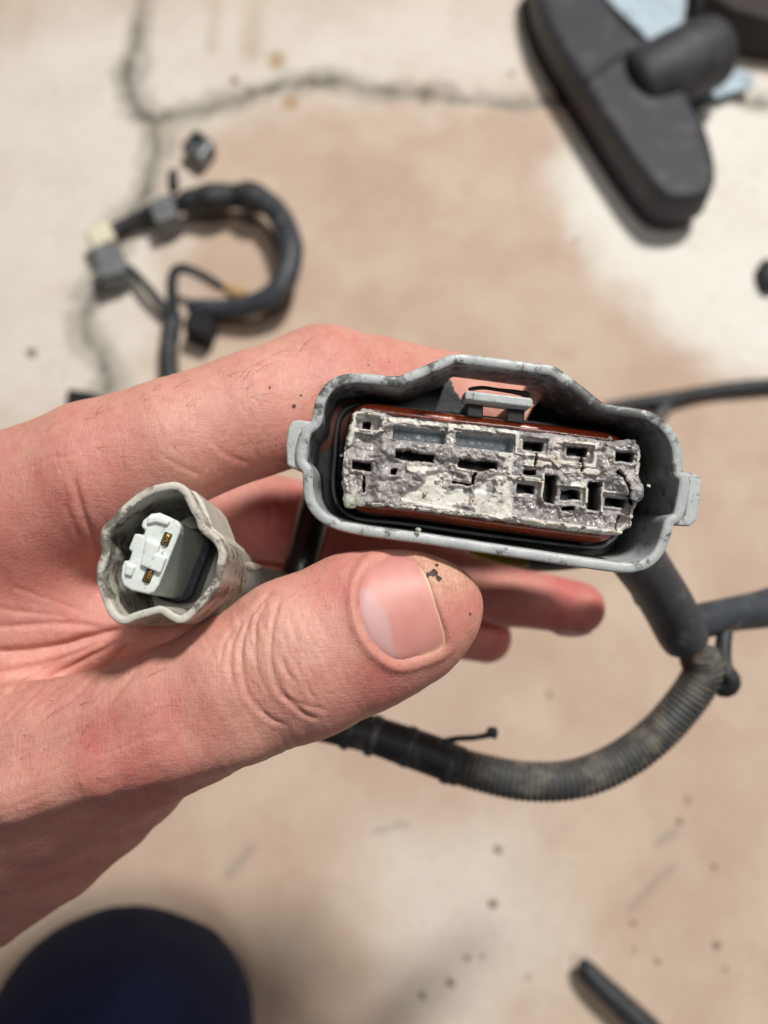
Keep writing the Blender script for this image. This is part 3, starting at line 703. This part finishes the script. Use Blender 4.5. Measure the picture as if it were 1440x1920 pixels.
# ---------------------------------------------------------------- plastic with wear
def worn_plastic(name, base, dark, rough=.42, amt=.5, scale=420, sss=.06):
    m = NT(name)
    c = m.mix(m.ramp(m.noise(160, 4), [(.35, 0), (.65, 1)]), base, tuple(x * .84 for x in base[:3]) + (1,))
    n_ = m.math('ADD', m.noise(scale, 7, .72), m.math('MULTIPLY', m.attr('wear').outputs['Fac'], .22))
    k = m.ramp(n_, [(.60 - .06 * amt, 0), (.70 - .06 * amt, 1)])
    c = m.mix(m.math('MULTIPLY', k, .85), c, dark)
    k2 = m.ramp(m.noise(2100, 3, .6), [(.66, 0), (.72, 1)]); c = m.mix(m.math('MULTIPLY', k2, .7), c, dark)
    c = m.mix(m.math('MULTIPLY', m.attr('grime').outputs['Fac'], .9), c, dark)
    m.set(Base_Color=c, Roughness=m.ramp(m.noise(600), [(.3, rough - .1), (.7, rough + .15)]))
    m.b.inputs['Subsurface Weight'].default_value = sss; m.b.inputs['Subsurface Scale'].default_value = .001
    m.bump(m.noise(1300, 5, .65), .35, .00018)
    return m.m
M_shell = worn_plastic('worn grey housing', lin(190, 195, 194), lin(56, 56, 54), .4, .8)
M_shell2 = worn_plastic('aged cream grey housing', lin(210, 206, 194), lin(84, 76, 66), .5, .5, 420)
M_white = worn_plastic('white plug plastic', lin(236, 243, 238), lin(60, 62, 60), .38, .1, 900, .15)
M_inner = plain('dark grey inner plastic', lin(62, 64, 66), .45, .3, 300, lin(30, 30, 30), .4, 300)
M_seal = plain('red orange silicone seal', lin(178, 72, 34), .22, .35, 260, lin(70, 20, 12), .35, 240, spec=.6, coat=.3)
M_blueseal = plain('dark blue rubber seal', lin(44, 48, 62), .35, .2, 300)
M_brass = plain('brass terminal', lin(206, 164, 82), .25, .4, 900, lin(90, 66, 30), .4, 900, metal=1)
M_boot = plain('dull grey boot', lin(96, 94, 88), .6, .25, 300, lin(50, 48, 44), .4, 300)
M_wire = plain('black shiny sleeve', lin(30, 32, 36), .25, .2, 300)

# ---------------------------------------------------------------- big multi pin connector
BIG = empty('multi_pin_connector', at(925, 880, .140), 'large grey multi-pin connector with melted terminal face and orange seal', 'connector')
MID = [(595, 788), (597, 764), (606, 740), (622, 720), (642, 711), (666, 708), (707, 711), (738, 715), (752, 714), (790, 698), (829, 681), (850, 672), (866, 672), (920, 679), (980, 687), (1030, 693), (1044, 699), (1077, 724), (1112, 752), (1128, 764), (1148, 768), (1205, 776), (1235, 789), (1257, 811), (1269, 838), (1272, 864), (1269, 882),
       (1274, 889), (1282, 894), (1283, 906), (1279, 935), (1274, 966), (1266, 974), (1256, 977), (1251, 998), (1241, 1028), (1224, 1050), (1204, 1061), (1176, 1066), (1107, 1057), (1007, 1042), (920, 1029), (860, 1020), (782, 1008), (724, 1001), (666, 992), (637, 985), (607, 972), (590, 955), (580, 935), (577, 905), (578, 884),
       (571, 875), (565, 868), (567, 846), (571, 818), (577, 805), (588, 799)]
def tabs(Mx):            # the two lock tabs stand out a little farther at the back
    x, y = Mx[:, 0], Mx[:, 1]
    l = np.exp(-((x - 566) / 9) ** 2) * np.exp(-((y - 838) / 30) ** 4); r = np.exp(-((x - 1281) / 9) ** 2) * np.exp(-((y - 930) / 34) ** 4)
    return l, r
def flare(amt):
    def f(Mx, nrm):
        l, r = tabs(Mx); return np.stack([-amt * 1.0 * l + amt * .9 * r, 0 * l], 1)
    return f
def shell_attr(P):
    x, y, b = P.T
    blot = n2(x, y, 1 / 60., 21)
    wear = .35 + .5 * np.exp(-((x - 1100) / 90) ** 2 - ((y - 740) / 50) ** 2) + .45 * np.exp(-((x - 1160) / 70) ** 2 - ((y - 770) / 30) ** 2) + .3 * np.exp(-((x - 640) / 60) ** 2 - ((y - 715) / 40) ** 2) + .35 * blot
    wear -= .5 * sstep(960, 1040, y) 
    return {'wear': np.clip(wear * 1.3 - .25, 0, 1.3), 'grime': np.clip(.9 * sstep(-.1, .25, n2(x, y, 1 / 13., 22, 3)) * (np.exp(-((x - 1130) / 60) ** 2 - ((y - 752) / 26) ** 2) + .8 * np.exp(-((x - 770) / 45) ** 2 - ((y - 706) / 16) ** 2) + .5 * np.exp(-((x - 640) / 40) ** 2 - ((y - 712) / 16) ** 2) + .5 * np.exp(-((x - 1240) / 30) ** 2 - ((y - 800) / 30) ** 2)), 0, 1)}
mm = .001
hs = ring('housing', MID, 22, [(-10.5, 23 * mm), (-10.2, 10 * mm), (-10, .8 * mm), (-9.2, .2 * mm), (-7, 0), (0, 0), (7, 0, flare(0)), (9.4, .2 * mm, flare(1)), (10.5, .8 * mm, flare(5)), (11, 3.0 * mm, flare(15)), (11, 9 * mm, flare(17)), (11, 14 * mm, flare(15)), (10, 15 * mm, flare(0)), (9, 26 * mm)], M_shell, BIG, 3.0,
          attr_fn=shell_attr, back_fn=lambda M_, b: np.minimum(b, .0115 + .02 * (1 - sstep(835, 862, M_[:, 0]) * (1 - sstep(1014, 1040, M_[:, 0])) * (M_[:, 1] < 720))), jit=lambda q, b: .35 * n2(q[:, 0], q[:, 1], 1 / 40., 31) + .35 * n2(q[:, 0], q[:, 1], 1 / 6., 32) * (b < .001))
prism('lock_tab', [(540, 802), (547, 790), (558, 787), (584, 790), (582, 800), (566, 806), (558, 866), (574, 874), (572, 883), (556, 881), (538, 873), (536, 835)], D0 + .0008, D0 + .013, M_shell, BIG, .0005)
prism('lock_tab', [(1278, 888), (1300, 887), (1313, 893), (1316, 904), (1312, 942), (1306, 976), (1294, 987), (1268, 986), (1270, 977), (1284, 968), (1293, 906), (1290, 896)], D0 + .0008, D0 + .013, M_shell, BIG, .0005)
# back plate with the latch window
def plate_with_hole(name, outer, hole, d, thick, mat, parent, s=3.0):
    outer = np.asarray(outer); lo = outer.min(0) - s; hi = outer.max(0) + s
    X, Y = np.meshgrid(np.arange(lo[0], hi[0], s), np.arange(lo[1], hi[1], s), indexing='ij')
    sd = np.maximum(polysd(X, Y, outer), -polysd(X, Y, hole)); ok = sd < 1
    okc = ok[:-1, :-1] & ok[1:, 1:] & ok[1:, :-1] & ok[:-1, 1:]; I = np.arange(X.size).reshape(X.shape)
    F = np.stack([I[:-1, :-1], I[:-1, 1:], I[1:, 1:], I[1:, :-1]], -1)[okc]; used = np.unique(F); mp = -np.ones(X.size, int); mp[used] = np.arange(len(used))
    P = cC + cF * d + ((X - 720) / FP * d)[..., None] * cR - ((Y - 960) / FP * d)[..., None] * cU
    o = build(name, P.reshape(-1, 3)[used], mp[F], mat, parent, smooth=False)
    q = o.modifiers.new('thick', 'SOLIDIFY'); q.thickness = thick; q.offset = -1
    return o
def deeper(pts, extra, D0=D0):    # same place on the part, farther back (straight behind), as pixels at the new distance
    k = D0 / (D0 + extra); return [((x - 720) * k + 720, (y - 960) * k + 960) for x, y in pts]
Mi = resample(smooth_path(MID, 4, True), 8, True)
hole = smooth_path([(852, 700), (862, 680), (900, 682), (985, 692), (1018, 702), (1026, 738), (1012, 752), (1000, 760), (985, 788), (960, 790), (900, 780), (880, 762), (858, 738), (850, 724)], 4, True)
plate_with_hole('back_plate', deeper(Mi, .020), hole, D0 + .020, .0015, M_inner, BIG)
# latch bridge in the window
lb = prism('latch_bar', [(872, 732), (996, 746), (1000, 752), (998, 764), (872, 749)], D0 + .0022, D0 + .008, M_shell, BIG, .0003)
prism('latch_post', [(876, 752), (906, 755), (906, 784), (876, 780)], D0 + .006, D0 + .0205, M_inner, lb, .0002)
prism('latch_post', [(952, 761), (985, 765), (982, 794), (950, 790)], D0 + .006, D0 + .0205, M_inner, lb, .0002)
tube('latch_fuzz', [list(at(x, y, D0 + .003)) + [.00035] for x, y in ((878, 730), (905, 727), (935, 731), (965, 735), (994, 741))], plain('black fluff', lin(24, 22, 22), .95, .2, 500), lb, step=.0003, n=10, wob=1.1)
# seal and collars round the terminal block
BLK = [(683, 764), (712, 768), (733, 781), (850, 794), (965, 806), (1000, 810), (1120, 824), (1150, 826), (1178, 823), (1196, 836), (1204, 852), (1200, 890), (1207, 918), (1195, 940), (1187, 960), (1184, 990), (1165, 1004), (1140, 1003), (950, 977), (860, 966), (760, 953), (692, 946), (664, 945), (646, 930), (640, 905), (645, 850), (652, 800), (660, 774)]
core = smooth_path([(672, 772), (735, 778), (850, 792), (965, 804), (1130, 824), (1178, 832), (1192, 850), (1190, 900), (1180, 975), (1168, 992), (1140, 995), (950, 972), (760, 946), (690, 940), (660, 930), (652, 900), (655, 850), (660, 790)], 4, True)
core2 = np.stack([935 + (core[:, 0] - 935) * .945, core[:, 1] - 5 * (core[:, 1] > 890)], 1)
ring('seal', core2, 10, [(4, 13 * mm), (24, 13 * mm), (30, 12.2 * mm), (32, 11.2 * mm), (30, 10.2 * mm), (23, 9.6 * mm), (27, 8.8 * mm), (28, 7.9 * mm), (26, 7 * mm), (20, 6.4 * mm), (4, 6.2 * mm)], M_seal, BIG, 4.0, pre_smooth=False)
ring('collar', core, 10, [(34, 19.8 * mm), (34, 14 * mm), (36, 13.4 * mm), (40, 13.4 * mm), (42, 14 * mm), (42, 19.8 * mm)], M_grey, BIG, 4.0, pre_smooth=False)
prism('core', resample(core, 10, True), D0 + .006, D0 + .0202, M_inner, BIG, 0)

# melted terminal block
def terminal_block():
    s = 1.0; X, Y = np.meshgrid(np.arange(625, 1226, s), np.arange(748, 1024, s), indexing='ij')
    wx = 5 * n2(X, Y, 1 / 22., 41, 3); wy = 5 * n2(X, Y, 1 / 22., 42, 3); fx = 1.6 * n2(X, Y, 1 / 5., 43, 2); fy = 1.6 * n2(X, Y, 1 / 5., 44, 2)
    a = math.radians(6.2)
    U = (X - 920) * math.cos(a) + (Y - 890) * math.sin(a); Wv = -(X - 920) * math.sin(a) + (Y - 890) * math.cos(a)
    def uv(x, y): return (x - 920) * math.cos(a) + (y - 890) * math.sin(a), -(x - 920) * math.sin(a) + (y - 890) * math.cos(a)
    def rect(x, y, hw, hh, rnd=2, jx=0, rot=0):
        u0, v0 = uv(x, y); du = U + jx * (wx + fx) * .5 - u0; dv = Wv + jx * (wy + fy) * .5 - v0
        if rot: r = math.radians(rot); du, dv = du * math.cos(r) + dv * math.sin(r), -du * math.sin(r) + dv * math.cos(r)
        qx = np.abs(du) - hw + rnd; qy = np.abs(dv) - hh + rnd
        return np.hypot(np.maximum(qx, 0), np.maximum(qy, 0)) + np.minimum(np.maximum(qx, qy), 0) - rnd
    # where the plastic melted, and where it is still clean
    clean = 1 - sstep(-3, 5, polysd(X + .4 * wx + fx, Y + .4 * wy + fy, [(738, 935), (770, 922), (796, 904), (800, 888), (838, 884), (870, 908), (900, 916), (912, 894), (944, 888), (958, 902), (960, 936), (958, 966), (930, 974), (860, 958), (800, 948)]))
    lines = [([(733, 787), (850, 799), (968, 811)], 5), ([(845, 800), (842, 838)], 6), ([(940, 970), (1060, 987), (1150, 999), (1172, 996), (1184, 975), (1190, 945)], 6), ([(936, 852), (950, 856), (946, 888), (936, 896)], 4),
             ([(958, 864), (952, 900), (948, 930)], 5), ([(958, 896), (1018, 903), (1014, 930)], 5), ([(985, 868), (1028, 872)], 6), ([(1044, 838), (1046, 866), (1112, 874), (1116, 842)], 4), ([(1045, 828), (1116, 836)], 4), ([(1100, 884), (1118, 886)], 6),
             ([(1072, 908), (1100, 912), (1096, 940)], 4), ([(1144, 850), (1134, 880)], 4), ([(1130, 922), (1152, 926)], 4), ([(668, 778), (700, 776), (718, 782)], 6), ([(660, 800), (655, 830)], 6), ([(770, 876), (812, 884)], 8), ([(846, 876), (880, 886)], 7), ([(1198, 848), (1194, 888)], 4), ([(664, 776), (662, 806), (700, 812), (718, 806), (722, 784)], 4), ([(970, 814), (968, 848), (1036, 858), (1040, 826)], 4), ([(1034, 862), (1060, 884), (1098, 884)], 4), ([(1018, 890), (1018, 940)], 3), ([(1090, 902), (1092, 952)], 3), ([(1128, 908), (1128, 958)], 3), ([(648, 850), (648, 920)], 5), ([(700, 946), (800, 958), (900, 970)], 4), ([(934, 850), (958, 853), (962, 866)], 3)]
    ridge = np.zeros(X.shape)
    for L, wd in lines:
        d, t = linesd(X + .35 * wx + .5 * fx, Y + .35 * wy + .5 * fy, L); ridge = np.maximum(ridge, 1 - sstep(wd * .75, wd * 1.25, d))
    clean = clean * (1 - .9 * sstep(.05, .22, n2(X, Y, 1 / 20., 56, 3))); ridge = ridge * (1 - .85 * sstep(.1, .3, n2(X, Y, 1 / 16., 57, 3)))
    solid = np.clip(np.maximum(clean, ridge), 0, 1)
    lump = .55 * n2(X, Y, 1 / 36., 45, 1) + .75 * np.abs(n2(X, Y, 1 / 19., 46, 2)) + .30 * n2(X, Y, 1 / 9., 47, 2)
    vor = np.abs(n2(X, Y, 1 / 20., 49, 2)); crackl = np.exp(-(vor / .035) ** 2)
    h = (.0 + 1.1 * lump - .2 - .3 * crackl * (n2(X, Y, 1 / 60., 50) > .05)) * (1 - .88 * solid) + .42 * solid * (1 - clean) - .1 * clean + .06 * n2(X, Y, 1 / 9., 51) * clean
    # melted ropes round the left cells and bosses round the pins
    for L, wd, hh in (([(722, 775), (718, 830), (714, 880), (712, 930)], 12, .8), ([(648, 860), (700, 855), (720, 850)], 12, .5), ([(650, 940), (760, 956), (860, 970), (930, 976)], 9, .45), ([(730, 845), (770, 838), (820, 845), (845, 860)], 14, .6), ([(850, 850), (900, 845), (935, 850)], 14, .7), ([(730, 890), (760, 905), (790, 890)], 18, .5), ([(655, 900), (660, 930)], 8, .5), ([(690, 880), (694, 935)], 7, -.7)):
        d, t = linesd(X + wx, Y + wy, L); h += hh * np.exp(-(d / wd) ** 2) * (1 - .8 * clean)
    for x, y, r, hh in ((1168, 858, 44, .9), (1000, 836, 30, .4), (1180, 922, 26, 1.0), (1070, 928, 28, .4), (1155, 945, 26, .4), (765, 905, 26, .6), (985, 915, 26, .2), (1140, 890, 22, .5), (668, 938, 18, .6)):
        h += hh * np.exp(-((X + wx - x) ** 2 + (Y + wy - y) ** 2) / (r * r)) * (1 - .7 * solid)
    slot_shade_char = np.zeros(X.shape); open_ = np.zeros(X.shape)
    for x, y, hw, hh, dp, j in ((786, 816, 49, 12, 4.0, .3), (908, 829, 54, 13, 4.0, .3), (690, 792, 22, 13, .9, .6), (1082, 850, 30, 17, .7, .4), (987, 917, 26, 15, .7, .3), (1000, 837, 26, 16, .5, .8), (1070, 930, 25, 17, .6, .8), (1155, 944, 28, 18, .5, .8), (1170, 985, 12, 14, .7, .5), (860, 930, 22, 16, .25, .6), (910, 912, 18, 12, .35, .6)):
        k = 1 - sstep(-2.2, 1.2, rect(x, y, hw, hh, 3, j)); h = h * (1 - .6 * k) - dp * k; open_ = np.maximum(open_, k * (dp > 2))
    for x, y, hw, hh, j, dp in ((778, 857, 36, 6.5, 2.2, 8), (896, 871, 35, 7, 2.2, 8), (1000, 836, 17, 7.5, 1, 8), (1083, 847, 18, 7.5, 1, 8), (1169, 857, 18.5, 8, 1.2, 8), (677, 874, 16.5, 7, 1, 8), (986, 917, 16, 7.5, .8, 8), (1070, 928, 17.5, 8, 1.5, 8), (1155, 942, 17, 7, 1.6, 8), (1031, 917, 11, 25, 1.2, 8), (1113, 930, 11.5, 25, 1.2, 8), (994, 886, 11, 4, 1.5, 5), (1065, 954, 11, 3.4, 1.5, 5), (687, 796, 7, 6, .8, 6), (1003, 864, 1.3, 14, 2, 3), (1157, 982, 1.8, 14, 1.5, 4), (888, 896, 1.6, 11, 2, 2.5), (866, 906, 18, 1.3, 1.5, 2.2), (680, 908, 1.8, 13, 2.5, 3), (738, 884, 5, 4.5, 2, 4), (1092, 872, 1.6, 16, 3, 3), (1172, 915, 1.8, 34, 4, 3, )):
        rot = 35 if (x, y) == (1172, 915) else 0
        sd = rect(x, y, hw, hh, 1.5, j, -rot); k = 1 - sstep(-1.4, 1.0, sd)
        h = h + .25 * np.exp(-((sd - 5) / 3.5) ** 2) * (1 - clean); h = h * (1 - k) - dp * k; slot_shade_char = np.maximum(slot_shade_char, 1 - sstep(-1, 2.2 , sd)) if dp > 2 else slot_shade_char
    sd = polysd(X + .7 * wx + 1.5 * fx, Y + .7 * wy + 1.5 * fy, BLK)
    h -= 9 * sstep(0, 4.5, sd) + .5 * sstep(-7, 0, sd)
    P = cC + cF * (D0 + .0012) + ((X - 720) / FP * (D0 + .0012))[..., None] * cR - ((Y - 960) / FP * (D0 + .0012))[..., None] * cU - cF * (h * .001)[..., None]
    I = np.arange(X.size).reshape(X.shape); ok = sd < 5.5; okc = ok[:-1, :-1] & ok[1:, 1:] & ok[1:, :-1] & ok[:-1, 1:]
    F = np.stack([I[:-1, :-1], I[:-1, 1:], I[1:, 1:], I[1:, :-1]], -1)[okc]; used = np.unique(F); mp = -np.ones(X.size, int); mp[used] = np.arange(len(used))
    m = NT('melted plastic')
    goo = m.mix(m.ramp(m.noise(420, 4, .6), [(.36, 0), (.64, 1)]), lin(138, 132, 130), lin(178, 173, 172))
    goo = m.mix(m.ramp(m.noise(1300, 4, .65), [(.64, 0), (.72, .7)]), goo, lin(92, 86, 84))
    wht = m.mix(m.ramp(m.noise(420, 5, .7), [(.5, 0), (.7, 1)]), lin(222, 219, 210), lin(186, 168, 138))
    wht = m.mix(m.ramp(m.noise(1900, 3), [(.66, 0), (.72, 1)]), wht, lin(90, 82, 76))
    c = m.mix(m.attr('clean').outputs['Fac'], goo, wht)
    c = m.mix(m.attr('cell').outputs['Fac'], c, lin(186, 196, 202))
    c = m.mix(m.attr('slot_shade_char').outputs['Fac'], c, lin(16, 15, 15))  # slots coloured near black: their deep shade together with charring
    r1 = m.math('ADD', m.ramp(m.noise(900, 3), [(.35, .12), (.65, .36)]), m.math('MULTIPLY', m.attr('clean').outputs['Fac'], .15))
    m.set(Base_Color=c, Roughness=r1); m.b.inputs['Specular IOR Level'].default_value = .5; m.b.inputs['Subsurface Weight'].default_value = .1; m.b.inputs['Subsurface Scale'].default_value = .0008
    p = m.bump(m.noise(900, 3, .5), .35, .0003)
    R = lambda q: q.ravel()[used]
    build('terminal_block', P.reshape(-1, 3)[used], mp[F], m.m, BIG, attrs={'clean': R(np.clip(solid + .25 * (n2(X, Y, 1 / 12., 52) > .35), 0, 1) * (1 - .4 * (n2(X, Y, 1 / 8., 53) > .25))), 'slot_shade_char': R(np.clip(slot_shade_char, 0, 1)), 'cell': R(open_)})
terminal_block()
M_chip = NT('melted clear plastic chip'); M_chip.set(Base_Color=lin(214, 216, 204), Roughness=.15); M_chip.b.inputs['Transmission Weight'].default_value = .5; M_chip.bump(M_chip.noise(1500), .6, .0003); M_chip = M_chip.m
for k, (x, y, d, r) in enumerate(((656, 940, .1188, 13), (674, 941, .1186, 9), (1216, 911, .1225, 4.5), (784, 993, .1195, 5), (1194, 930, .1195, 11), (1143, 822, .1195, 5), (640, 855, .1195, 4), (1188, 828, .1195, 4))):
    V, F = lump_geo(np.zeros(3), r * d / FP, k + 3, .7)
    build('plastic_chip', V + at(x, y, d), F, M_chip if k < 4 else M_grey, BIG, smooth=False)
# rear of the housing and wires leaving it
prism('rear_body', [(660, 790), (1180, 850), (1180, 970), (660, 920)], D0 + .022, D0 + .034, M_inner, BIG, .001)

# ---------------------------------------------------------------- small two pin connector
D1 = .1135
SM = empty('two_pin_connector', at(330, 1050, .128), 'small cream two-pin connector with brass terminals held against the thumb', 'connector')
RIM = [(327, 909), (345, 918), (355, 936), (362, 952), (374, 972), (377, 990), (396, 1003), (412, 1020), (417, 1040), (412, 1062), (408, 1090), (392, 1112), (374, 1132), (356, 1153), (338, 1164), (320, 1156), (302, 1142), (282, 1147), (254, 1155), (231, 1166), (212, 1154), (202, 1134), (191, 1102), (186, 1083), (188, 1062), (198, 1036), (192, 1011), (199, 990), (217, 974), (232, 956), (256, 935), (281, 919), (307, 913)]
def sm_attr(P):
    x, y, b = P.T
    wear = .3 + .5 * np.exp(-((x - 195) / 25) ** 2 - ((y - 1010) / 60) ** 2) + .4 * n2(x, y, 1 / 40., 61) + .5 * np.exp(-((x - 410) / 30) ** 2 - ((y - 1115) / 14) ** 2)
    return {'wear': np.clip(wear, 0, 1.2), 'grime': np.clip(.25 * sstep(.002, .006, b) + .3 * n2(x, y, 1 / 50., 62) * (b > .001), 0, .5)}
def drift(b): return lambda Mx, nrm: np.tile(np.array([[0.0, b]]), (len(Mx), 1))
jj = lambda q, b: 0.7 * n2(q[:, 0], q[:, 1], 1 / 26., 63) + .5 * n2(q[:, 0], q[:, 1], 1 / 6., 64) * (b < .001)
dd = lambda b: drift(2.0 * b)
ring('housing', RIM, 12, [(-9, 23 * mm, dd(23)), (-8.5, 6 * mm, dd(6)), (-8, .6 * mm, dd(.6)), (-7, .12 * mm), (-5, 0), (0, 0), (5, 0), (7, .12 * mm), (8, .6 * mm, dd(.6)), (8.5, 6 * mm, dd(6)), (8.5, 22 * mm, dd(22)), (6, 25 * mm, dd(25)), (-5, 25.5 * mm, dd(25))], M_shell2, SM, 2.2, it=1, d0=D1, attr_fn=sm_attr, jit=jj)
pts = np.array(resample(chaikin(RIM, 2), 8, True)); A = np.array([at(x, y + 44, D1) for x, y in pts]) + cF * .0215
n_ = len(A); fixn(build('back_wall', np.vstack([A, A + cF * .0015]), [tuple(range(n_)), tuple(range(2 * n_ - 1, n_ - 1, -1))] + [(i, i + n_, (i + 1) % n_ + n_, (i + 1) % n_) for i in range(n_)], M_shell2, SM, smooth=False))
# ribs along the outside
prism('outer_panel', [(352, 916), (366, 921), (380, 938), (390, 962), (400, 990), (418, 1006), (428, 1024), (424, 1040), (408, 1010), (384, 992), (370, 960)], D1 + .0035, D1 + .0215, M_shell2, SM, .0009, drift=(0, .0026))
prism('lock_lug', [(428, 1034), (448, 1046), (446, 1064), (424, 1056)], D1 + .0105, D1 + .032, M_shell2, SM, .0008, drift=(.001, .003))
# the plug with its two cells
PLUG = [(283, 963), (299, 961), (318, 969), (332, 976), (339, 986), (336, 1000), (297, 1098), (288, 1111), (277, 1114), (246, 1107), (231, 1098), (226, 1083), (228, 1062), (233, 1050), (241, 1052), (247, 1034), (240, 1030), (252, 1000), (262, 1001), (268, 1004), (272, 994), (264, 988), (267, 976)]
pl = prism('plug', PLUG, D1 + .0015, D1 + .0195, M_white, SM, .0005, drift=(0, .0026))
prism('plug_step', [(272, 1010), (300, 1022), (294, 1038), (312, 1046), (300, 1076), (262, 1060)], D1 + .0008, D1 + .004, M_white, pl, .0003)
prism('plug_rib', [(236, 1056), (254, 1062), (246, 1082), (232, 1078)], D1 + .0010, D1 + .004, M_white, pl, .0003)
prism('plug_rib', [(276, 968), (298, 966), (320, 976), (314, 986), (292, 980), (274, 984)], D1 + .0010, D1 + .004, M_white, pl, .0003)
for x, y in ((311, 1011), (277, 1080)):
    a = math.radians(22); q = lambda w_, h_: [(x + u * w_ * math.cos(a) - v * h_ * math.sin(a), y + u * w_ * math.sin(a) + v * h_ * math.cos(a)) for u, v in ((-1, -1), (1, -1), (1, 1), (-1, 1))]
    prism('pin_cell_shade', q(8, 13), D1 + .0012, D1 + .003, M_inner, pl, .0002)  # dark inset colours in the shade of each white cell
    t_ = prism('terminal', q(5, 11), D1 + .0008, D1 + .005, M_brass, pl, .0003)
# blue seal behind the plug
SE = [(x + (8 if x > 280 else -4), y + (4 if y > 1040 else -3)) for x, y in [(283, 963), (318, 966), (339, 982), (342, 1000), (303, 1100), (290, 1116), (277, 1119), (246, 1112), (226, 1098), (221, 1083), (238, 1010), (262, 972)]]
prism('plug_seal', deeper([(x, y + 33) for x, y in SE], .0165, D1), D1 + .0165, D1 + .0225, M_blueseal, SM, .0004, drift=(0, .0008))
ptube('wire_boot', [(430, 1090, .133, 42), (470, 1100, .141, 40), (530, 1108, .155, 36)], M_boot, SM, step=.001, n=24)
tag(ptube('wire_sleeve', [(612, 900, .166, 32), (590, 960, .163, 32), (575, 1020, .160, 32), (560, 1080, .158, 32), (540, 1180, .160, 32)], M_wire, step=.001, n=24), 'glossy black wire sleeve behind the thumb between the two connectors', 'sleeve')

# ---------------------------------------------------------------- harness hanging from the big connector
HN = empty('connector_harness', at(1280, 1200, .19), 'black harness with corrugated conduit hanging below the large connector', 'harness')
ptube('sleeve', [(1150, 980, .158, 50), (1190, 1040, .165, 50), (1225, 1090, .172, 48), (1255, 1140, .178, 48), (1280, 1190, .182, 46), (1290, 1214, .184, 38)], M_blue, HN, step=.0012, n=28)
ptube('branch', [(1275, 1180, .186, 36), (1310, 1166, .188, 34), (1370, 1152, .192, 32), (1430, 1142, .196, 36), (1500, 1125, .200, 40)], M_blue, HN, step=.0012, n=24)
ptube('conduit', [(1318, 1224, .186, 30), (1318, 1262, .188, 36), (1285, 1316, .189, 36), (1225, 1382, .190, 36), (1150, 1434, .189, 36), (1070, 1462, .188, 36), (980, 1464, .188, 36), (900, 1448, .189, 35), (860, 1436, .190, 34)], M_conduit, HN, step=.00022, n=24, ribs=(.00125, .04), wob=.015)
ptube('taped_section', [(880, 1446, .190, 38), (820, 1420, .190, 37), (750, 1395, .190, 36), (690, 1375, .190, 35), (630, 1362, .190, 34), (560, 1345, .190, 34), (480, 1320, .190, 34)], M_tape, HN, step=.0012, n=24, wob=.06)
ptube('loose_tie', [(812, 1398, .186, 7), (850, 1386, .186, 6), (890, 1383, .186, 5), (915, 1378, .186, 6), (922, 1372, .186, 12), (930, 1385, .186, 4)], M_black, HN, step=.0006, n=10, wob=.3)
ptube('strap', [(1362, 1170, .190, 14), (1356, 1210, .188, 15), (1358, 1250, .187, 15), (1372, 1276, .187, 17), (1362, 1290, .188, 18), (1335, 1286, .190, 16)], M_black, HN, step=.001, n=16)
ptube('frayed_end', [(1296, 1216, .186, 24), (1298, 1246, .188, 22), (1308, 1260, .190, 14)], plain('rusty wire ends', lin(86, 58, 50), .6, .4, 600), HN, step=.001, n=14, wob=.2)
ptube('yellow_wire', [(880, 1030, .160, 10), (940, 1050, .160, 8), (990, 1058, .162, 9)], M_yellow, HN, step=.001, n=10)
ptube('wire_bundle', [(900, 1000, .164, 40), (1000, 1030, .168, 40), (1100, 1020, .166, 44), (1170, 1010, .162, 44)], M_blue, HN, step=.0015, n=20)

for x, y in ((842, 1431), (766, 1400), (700, 1379), (655, 1367)):
    ptube('tape_band', [(x - 7, y - 2.5, .190, 38.5), (x, y, .190, 39.5), (x + 7, y + 2.5, .190, 38.5)], M_blue, HN, step=.0005, n=24, wob=.03)
for k, (x, y, m_) in enumerate(((1255, 1040, M_black), (1215, 1020, M_yellow), (1180, 1045, M_black))):
    ptube('wire', [(x - 60, y - 50, .160, 9), (x - 20, y - 10, .164, 9), (x, y + 40, .170, 9), (x + 20, y + 90, .178, 8)], m_, HN, step=.001, n=10)

for o in list(bpy.data.objects):
    if '_o' in o: del o['_o']
